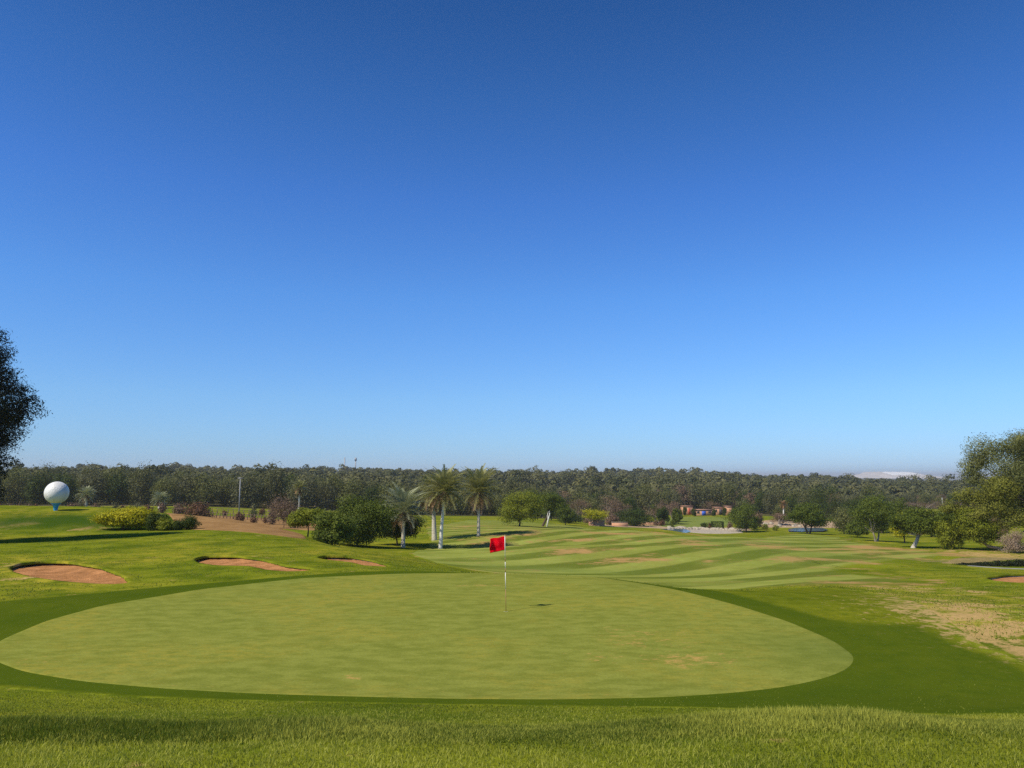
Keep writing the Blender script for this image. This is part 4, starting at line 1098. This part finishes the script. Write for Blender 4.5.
# far wood: one mass
def far_wood():
    r = np.random.default_rng(78)
    temps = []
    for k in range(5):
        cls = dome_clumps(9.5, 9.5, 1.0, 9.5 + k * 0.4, 9, r, 1.0, 0.42)
        V_ = []
        for c, q_ in cls:
            n = 34
            uu = unit(n, r); uu[:, 2] = np.abs(uu[:, 2]) * 0.9 - 0.15
            p = c + (uu * (0.75 + 0.3 * r.random(n))[:, None]) * np.array(q_)
            V_.append(np.hstack([p, uu + 0.5 * (p - np.array([0, 0, 4.0])) / 5.0 + np.array([0, 0, 0.3])]))
        temps.append(np.concatenate(V_))
    V_, Q_, T_ = [], [], []; off = 0
    d_ = 262.0
    cnt = 0
    while d_ < 1750:
        step = (7.5 + 0.010 * d_)
        ts = np.arange(-1.0, 1.0, step / d_)
        for t in ts:
            tt = t + (r.random() - 0.5) * step / d_
            dd = d_ + (r.random() - 0.5) * step * 1.4
            if dd < front(np.array([tt]))[0] + 56: continue
            if abs(tt) > 0.8 and r.random() < 0.5: continue
            x = tt * dd
            dens = vnoise(np.array([x / 60.0]), np.array([dd / 60.0]))[0]
            if dens < -0.30: continue
            z = H1(x, dd)
            tp = temps[int(r.integers(0, 5))]
            if dd > 900: tp = tp[::2]
            s = (0.70 + 0.5 * r.random()) * (1.12 if dd > 600 else 1.0) * (1 + 0.7 * vnoise(np.array([x / 25.0]), np.array([dd / 25.0]))[0])
            if r.random() < 0.03: s *= 1.25
            a = r.random() * 6.28; ca, sa = math.cos(a), math.sin(a)
            px_ = tp[:, 0] * ca - tp[:, 1] * sa; py = tp[:, 0] * sa + tp[:, 1] * ca
            c = np.stack([x + px_ * s, dd + py * s, z + tp[:, 2] * s], 1)
            nn = np.stack([tp[:, 3] * ca - tp[:, 4] * sa, tp[:, 3] * sa + tp[:, 4] * ca, tp[:, 5]], 1)
            sz = 1.25 if dd < 700 else 2.0
            v, q = leaf_quads(c, sz, r, asp=0.8, nrm=nn, jit=0.22)
            V_.append(v); Q_.append(q + off); off += len(v)
            T_.append(np.clip(0.38 + 0.75 * (r.random() - 0.5) + 0.8 * dens + 0.12 * (r.random(len(c)) - 0.5), 0, 1))
            cnt += 1
        d_ += step * (0.95 if d_ < 900 else 1.5)
    tag(obj('distant_wood', mesh_np('distant_wood', np.concatenate(V_), np.concatenate(Q_), L['wood'], fattr=np.concatenate(T_))),
        'dense olive green wood covering the low hills to the skyline', 'wood', kind='stuff')
    print('FARWOOD', cnt, off // 4)
far_wood()

# ------------------------------------------------------------------ built things
def wall_seg(u0, u1, d_, h, label, name='garden_wall'):
    a = A(u0, d_); b = A(u1, d_)
    z = min(a[2], b[2])
    root = thing(name, label, 'wall', ((a[0] + b[0]) / 2, d_, z))
    w = b[0] - a[0]
    m = MB(); m.box(-w / 2, w / 2, -0.12, 0.12, -0.4, h); m.build('wall', M['pinkwall'], root)
    m = MB(); m.box(-w / 2 - 0.06, w / 2 + 0.06, -0.19, 0.19, h, h + 0.1); m.build('coping', M['stone'], root)
wall_seg(588, 604, 183, 1.35, 'short terracotta pink wall under the bright umbrella tree')
wall_seg(611, 627, 188, 1.1, 'low terracotta pink wall right of the bright umbrella tree')
wall_seg(632, 664, 206, 1.0, 'long low terracotta wall left of the distant green')

def hut(u0, u1, d_, h, label, door='red', dw=(0.35, 0.6), roofed=True, wins=1):
    a = A(u0, d_); b = A(u1, d_); w = b[0] - a[0]; dp = 4.0
    root = thing('pink_hut', label, 'building', ((a[0] + b[0]) / 2, d_, min(a[2], b[2])), 0, 'pink huts behind the distant green')
    m = MB(); m.box(-w / 2, w / 2, 0, dp, -0.5, h); m.build('wall', M['pinkwall'], root)
    m = MB(); m.box(-w / 2 - 0.15, w / 2 + 0.15, -0.2, dp + 0.2, h, h + 0.16); m.build('roof', M['roof' if roofed else 'stone'], root)
    x0, x1 = -w / 2 + w * dw[0], -w / 2 + w * dw[1]
    m = MB(); m.box(x0, x1, -0.05, 0.02, 0.0, h * 0.80)
    dr = m.build('door', M[door], root)
    m = MB(); m.box(x1 - 0.2, x1 - 0.12, -0.09, -0.05, h * 0.38, h * 0.42); m.build('handle', M['metal'], dr)
    for k in range(wins):
        xc = -w / 2 + w * (0.16 if k == 0 else 0.84)
        m = MB(); hw = min(0.45, w * 0.09)
        m.box(xc - hw, xc + hw, -0.04, 0.02, h * 0.45, h * 0.78); wn = m.build('window', M['dark'], root)
        m = MB(); m.box(xc - hw - .08, xc + hw + .08, -0.09, -0.041, h * 0.41, h * 0.45); m.build('sill', M['stone'], wn)
hut(682, 692, 272, 2.9, 'leftmost pink hut with a red door, behind the distant green', 'red', (0.5, 0.72))
hut(694.5, 711, 266, 1.9, 'low wide pink hut with a bright blue door', 'bluedoor', (0.38, 0.62), wins=2)
hut(714, 722, 270, 2.5, 'small pink hut with a dark doorway, right of the one with the blue door', 'dark', (0.5, 0.95))
hut(725.5, 731, 268, 2.9, 'narrow plain pink hut at the right end of the row', 'roof', (0.6, 0.9), wins=0)

def lamp(u, d_, vt, label, name='lamp_post', r0=0.09):
    p = A(u, d_); h = d_ * ratio(vt) - p[2]
    root = thing(name, label, 'lamp post', p)
    m = MB(); m.tube([(0, 0, -0.2), (0, 0, h * 0.5), (0, 0, h)], [r0, r0 * 0.8, r0 * 0.55], 8); m.build('pole', M['metal'], root, True)
    m = MB(); m.box(-0.55, 0.55, -0.12, 0.12, h, h + 0.16); m.build('lamp_head', M['metal'], root)
lamp(240.5, 165, 478.5, 'tall grey lamp post before the wood, right of the russet bush', r0=0.14)
def mast(u, d_, vt, label, drum):
    p = A(u, d_); h = d_ * ratio(vt) - p[2]
    root = thing('mast', label, 'mast', p)
    m = MB(); m.tube([(0, 0, -0.5), (0, 0, h)], [1.0, 0.75], 8); m.build('tower', M['metal'], root)
    m = MB()
    if drum:
        m.lathe([(0.3, h - 5), (1.7, h - 4.8), (1.7, h - 1), (0.3, h - 0.6)], 12)
        m.build('antenna', M['metal'], root)
    else:
        for zz in (h * 0.8, h * 0.9): m.box(-1.0, 1.0, -0.15, 0.15, zz, zz + 0.3)
        m.build('crossbar', M['metal'], root)
mast(344.3, 1150, 457.5, 'thin left mast on the wooded skyline', False)
mast(355.3, 1150, 457.5, 'right mast with antenna drum on the wooded skyline', True)
def post_white():
    p = A(940.5, 330); root = thing('marker_post', 'small white post in the brown thicket near the right skyline', 'post', p)
    h = 330 * ratio(498) - p[2]
    m = MB(); m.tube([(0, 0, -.2), (0, 0, h)], [0.11, 0.11], 8); m.build('post', M['white'], root)
    m = MB(); m.lathe([(0.2, h), (0.2, h + .1), (0.001, h + .2)], 8); m.build('cap', M['metal'], root)
post_white()
# rail fence, bollards, small plants in the gravel yard behind the mound
for row, (d_, u0, u1) in enumerate(((150, 208, 280), (172, 214, 292))):
    a = A(u0, d_); b = A(u1, d_)
    root = thing('rail_fence', ('nearer' if row == 0 else 'farther') + ' low wooden rail fence in the gravel yard behind the bare earth', 'fence', a)
    n = 22 if row == 0 else 16
    rls = [MB(), MB()]; prev = None
    for k in range(n):
        q_ = A(u0 + (u1 - u0) * k / (n - 1), d_)
        o = (q_[0] - a[0], 0, q_[2] - a[2])
        m = MB(); m.box(o[0] - .06, o[0] + .06, -.06, .06, o[2] - .2, o[2] + 1.15); m.build('post', M['wood'], root)
        if prev:
            for rl, zz in zip(rls, (0.5, 1.0)): rl.tube([(prev[0], 0, prev[2] + zz), (o[0], 0, o[2] + zz)], [.045, .045], 5)
        prev = o
    for rl in rls: rl.build('rail', M['wood'], root)
proto_s = {}
k = 0
r = np.random.default_rng(88)
yl = {'russet': 'small russet shrub in the gravel yard left of the lamp post', 'fresh': 'small light green shrub in the gravel yard', 'brown': 'small brown twiggy shrub in the gravel yard', 'grey': 'small grey-green shrub in the gravel yard'}
for i in range(44):
    leaf = ['russet', 'brown', 'fresh', 'grey', 'russet'][int(r.integers(0, 5))]
    u = -5 + 325 * r.random() if i % 3 else -5 + 190 * r.random(); d_ = 122 + 54 * r.random()
    if u < 190: d_ = 128 + 14 * r.random()
    x, y, z = A(u, d_)
    if leaf not in proto_s:
        o = leafy('yard_shrub', 'small %s shrub planted in the gravel yard behind the mound' % {'russet': 'russet', 'brown': 'brown twiggy', 'fresh': 'light green', 'grey': 'grey-green'}[leaf], 'shrub', (x, y, z), 1.9, 2.0, leaf, 700, 0.24, z0=0.2, ncl=7, cl=0.5, seed=400 + len(proto_s), group='shrubs in the gravel yard', tr=0.05)
        proto_s[leaf] = o
    else:
        o = copy_tree(proto_s[leaf]); o.location = (x, y, z)
    s = 0.6 + 0.7 * r.random()
    if u < 190: s = 1.0 + 0.30 * r.random()
    o.scale = (s, s, s * 1.1); o.rotation_euler = (0, 0, r.random() * 6)
# stones at the pond and stony ground
def stone_mesh(seed):
    r = np.random.default_rng(seed); m = MB(); n = 10; pr = []
    for k in range(7):
        a = -math.pi / 2 + math.pi * k / 6; pr.append((max(.01, math.cos(a)), math.sin(a) * 0.7 + 0.4))
    m.lathe(pr, n); v = np.concatenate(m.v); v *= (1 + 0.22 * (r.random((len(v), 1)) - 0.5)); 
    return mesh_np('boulder', v, np.concatenate(m.q), M['stone'])
sm = [stone_mesh(s) for s in range(4)]
r = np.random.default_rng(91)
for i in range(46):
    if i < 30: u = 668 + 72 * i / 29 + r.normal() * 0.6; d_ = 189.5 + r.normal() * 0.8 if u < 700 else 189.5 - (u - 700) * 0.10 + r.normal() * 0.6; lab = 'pale boulder in the row edging the far bank of the pond'; g = 'boulders edging the pond'
    else: u = 760 + 40 * r.random(); d_ = 198 + 26 * r.random(); lab = 'pale boulder lying on the stony ground left of the broad rounded tree'; g = 'boulders on the stony ground'
    x, y, z = A(u, d_); o = tag(obj('boulder', sm[i % 4], None, (x, y, z)), lab, 'boulder', g)
    s = 0.25 + 0.4 * r.random(); o.scale = (s * 1.5, s, s); o.rotation_euler = (0, 0, r.random() * 6)
# pale retaining bank wall by the pond
def low_kerb():
    root = thing('stone_edging', 'long pale low stone edging along the near shore of the pond', 'wall', A(700, 167))
    a0 = np.array(root.location); m = MB(); n = 24
    for k in range(n):
        u = 668 + (737 - 668) * k / (n - 1)
        d_ = 189.0 - abs(u - 695) * 0.10
        p = A(u, d_); m.box(p[0] - a0[0] - 0.42, p[0] - a0[0] + 0.40, p[1] - a0[1] - .3, p[1] - a0[1] + .3, p[2] - a0[2] - .3, p[2] - a0[2] + .42 + 0.08 * math.sin(k * 2.1))
    m.build('stone_row', M['stone'], root)
low_kerb()

# ------------------------------------------------------------------ flag on the green
def flagstick():
    b = G(506, 612, 15, 26); s = b[1] / F
    root = thing('golf_flag', 'red flag on a white and ochre banded stick standing in the hole', 'golf flag', b)
    h = b[1] * ratio(536.3) - b[2]
    lean = -1.2 * s
    segs = [(0.0, 0.30, 'polerust'), (0.30, 0.52, 'polewhite'), (0.52, 0.575, 'polerust'), (0.575, 0.66, 'polewhite'), (0.66, 0.715, 'polerust'), (0.715, 1.0, 'polewhite')]
    for a, c, mt in segs:
        m = MB(); r0 = 0.0085 if a > 0.29 else 0.0075
        m.tube([(lean * a, 0, h * a), (lean * c, 0, h * c)], [r0, r0], 10, cap=True)
        o = m.build('pole_section', M[mt], root, True)
        o['label'] = 'white pole section' if mt == 'polewhite' else 'ochre pole section'
    m = MB(); m.lathe([(0.001, 0.012), (0.012, 0.01), (0.014, 0), (0.009, -0.01)], 10, (lean, 0, h)); m.build('finial', M['polewhite'], root, True)
    # flag: rippled cloth
    nx, nz = 26, 18; W = 14.3 * s; Hf = 13.2 * s
    v = []
    for k in range(nz + 1):
        for i in range(nx + 1):
            a = i / nx; c = k / nz
            x = -W * a + 0.012 * math.sin(c * 7) * a; y = 0.055 * a * math.sin(a * 10 + c * 3.2) + 0.02 * a * math.sin(c * 8 + 1)
            z = h - 0.012 - Hf * c - 0.065 * a * a + 0.010 * math.sin(a * 8 + 1.0) - 0.02 * a * c + 0.012 * a * math.sin(c * 9)
            v.append((lean + x - 0.008, y, z))
    v = np.array(v); f = [(k * (nx + 1) + i, k * (nx + 1) + i + 1, (k + 1) * (nx + 1) + i + 1, (k + 1) * (nx + 1) + i) for k in range(nz) for i in range(nx)]
    o = obj('flag', mesh_np('flag', v, np.array(f), M['flag'], smooth=True), root)
    md = o.modifiers.new('t', 'SOLIDIFY'); md.thickness = 0.002
    m = MB(); m.lathe([(0.054, -0.02), (0.054, 0.0145), (0.052, 0.0150), (0.051, -0.08)], 24); m.build('cup_rim', M['white'], root, True)
    root.location = (b[0], b[1], b[2] + 0.0)
flagstick()

# ------------------------------------------------------------------ grass blades
def blades(name, x, y, hgt, wid, tint, label, lean=0.35, zoff=0.0, r=None):
    n = len(x); z = base_h(x, y) + zoff
    a = r.random(n) * 6.283; l = r.normal(size=(n, 2)) * lean * hgt[:, None]
    dx, dy = np.cos(a) * wid * 0.5, np.sin(a) * wid * 0.5
    b0 = np.stack([x - dx, y - dy, z - 0.01], 1); b1 = np.stack([x + dx, y + dy, z - 0.01], 1)
    m0 = np.stack([x - dx * .8 + l[:, 0] * .4, y - dy * .8 + l[:, 1] * .4, z + hgt * .55], 1); m1 = np.stack([x + dx * .8 + l[:, 0] * .4, y + dy * .8 + l[:, 1] * .4, z + hgt * .55], 1)
    tp = np.stack([x + l[:, 0], y + l[:, 1], z + hgt], 1)
    v = np.stack([b0, b1, m1, m0, tp], 1).reshape(-1, 3)
    i = np.arange(n) * 5
    q = np.stack([i, i + 1, i + 2, i + 3], 1); t = np.stack([i + 3, i + 2, i + 4], 1)
    me = mesh_np(name, v, [q, t], L['grass'], fattr=np.concatenate([tint, np.clip(tint + 0.08, 0, 1)]))
    return tag(obj(name, me), label, 'grass', kind='stuff')
def fields(x, y):
    n1 = vnoise(x / 0.9, y / 0.9); n2 = vnoise(x / 0.28 + 5, y / 0.28); n3 = vnoise(x / 3.1 + 40, y / 2.0)
    return n1, n2, n3
r = np.random.default_rng(99)
n = 210000
x = (r.random(n) - 0.5) * 17; y = 3.3 + (6.35 - 3.3) * r.random(n) 
n1, n2, n3 = fields(x, y)
tn = np.clip(0.52 + 0.6 * n1 + 0.40 * n2 + 0.55 * n3 + 0.20 * r.normal(size=n), 0, 1)
blades('mown_rough_grass', x, y, (0.014 + 0.017 * r.random(n)) * (1 + 0.6 * n2), 0.0035 + 0.002 * r.random(n), tn, 'short mown yellow-green rough grass closest to the viewer', 0.6, 0, r)
n = 170000
x = (r.random(n) - 0.5) * 20
edge = 5.45 + 0.35 * vnoise(x / 1.6, x * 0 + 3) + 0.12 * vnoise(x / 0.35, x * 0 + 8)
fr = r.random(n); y = edge + fr * 1.3 + 0.08 * r.normal(size=n)
n1, n2, n3 = fields(x, y)
dk = np.clip((-x - 1.2) / 1.2, 0, 1)     # the left stretch of the band is tinted darker
tn = np.clip(0.52 - 0.46 * dk + 0.5 * n1 + 0.35 * n2 + 0.20 * r.normal(size=n), 0, 1)
hh = (0.030 + 0.034 * r.random(n)) * (1 + 0.9 * n1) * (0.45 + 0.75 * np.sqrt(fr) + 0.3 * dk) * np.where(x < -1.2, 1.0, 0.62 + 0.38 * np.clip((x - 0.6) / 1.5, 0, 1)) * np.clip(1.15 - 0.3 * dk - np.abs(x - 1) * 0.02, 0.6, 1.2)
blades('tall_grass', x, y, hh, 0.0045 + 0.003 * r.random(n), tn, 'taller grass band along the crest before the green', 0.28, 0, r)
# short blades thinning out down the slope beyond the crest
n = 150000
y = 6.5 + 7.5 * r.random(n) ** 1.2; x = (r.random(n) - 0.5) * 1.75 * y
kp = ~inside(closed(fringe_o, 100, 0), x, y) | (r.random(n) < 0.12)
kp &= ~inside(green_o, x, y)
x, y = x[kp], y[kp]; n = len(x)
n1, n2, n3 = fields(x, y)
tn = np.clip(0.42 + 0.5 * n1 + 0.35 * n3 + 0.18 * r.normal(size=n), 0, 1)
blades('slope_grass', x, y, 0.012 + 0.016 * r.random(n), 0.005 + 0.004 * r.random(n), tn, 'short yellow-green grass on the slope between the crest and the collar', 0.6, 0, r)
# tufts in the rough beside the green
n = 110000
t_ = (r.random(n) - 0.5) * 2.2; y = np.exp(np.log(17) + (np.log(56) - np.log(17)) * r.random(n)); x = t_ * y
keep = ~inside(closed(fringe_o, 80, 0), x, y) & ~inside(closed(fair_o, 80, 0), x, y) & ~inside(soil_o, x, y)
for o in bunk_o + [right_bunk]: keep &= ~inside(o, x, y)
keep &= (vnoise(x / 1.1, y / 1.1) + 0.6 * vnoise(x / 0.4, y / 0.4) > -0.12)
x, y = x[keep], y[keep]; n = len(x)
dr = blobs(DRY, x, y)
n1, n2, n3 = fields(x / 2, y / 2)
tn = np.clip(0.36 + 0.3 * n1 + 0.25 * n3 + 0.15 * r.normal(size=n) + 0.3 * dr, 0, 1)
blades('rough_grass_tufts', x, y, (0.015 + 0.025 * r.random(n)), 0.015 + 0.02 * r.random(n), tn, 'tufty rough grass around the bunkers and the dry bank', 0.5, 0, r)

# ------------------------------------------------------------------ haze
m, t, out = new_mat('haze_air')
pv = t.nodes.new('ShaderNodeVolumePrincipled')
pv.inputs['Color'].default_value = (0.90, 0.93, 0.97, 1); pv.inputs['Density'].default_value = 0.00016; pv.inputs['Anisotropy'].default_value = 0.2
t.links.new(pv.outputs[0], out.inputs['Volume'])
hz = MB(); hz.box(-70000, 70000, -400, 29000, -140, 34); o = hz.build('haze', m); tag(o, kind='stuff'); o['label'] = 'thin pale haze in the air over the far hills'; o['category'] = 'haze'
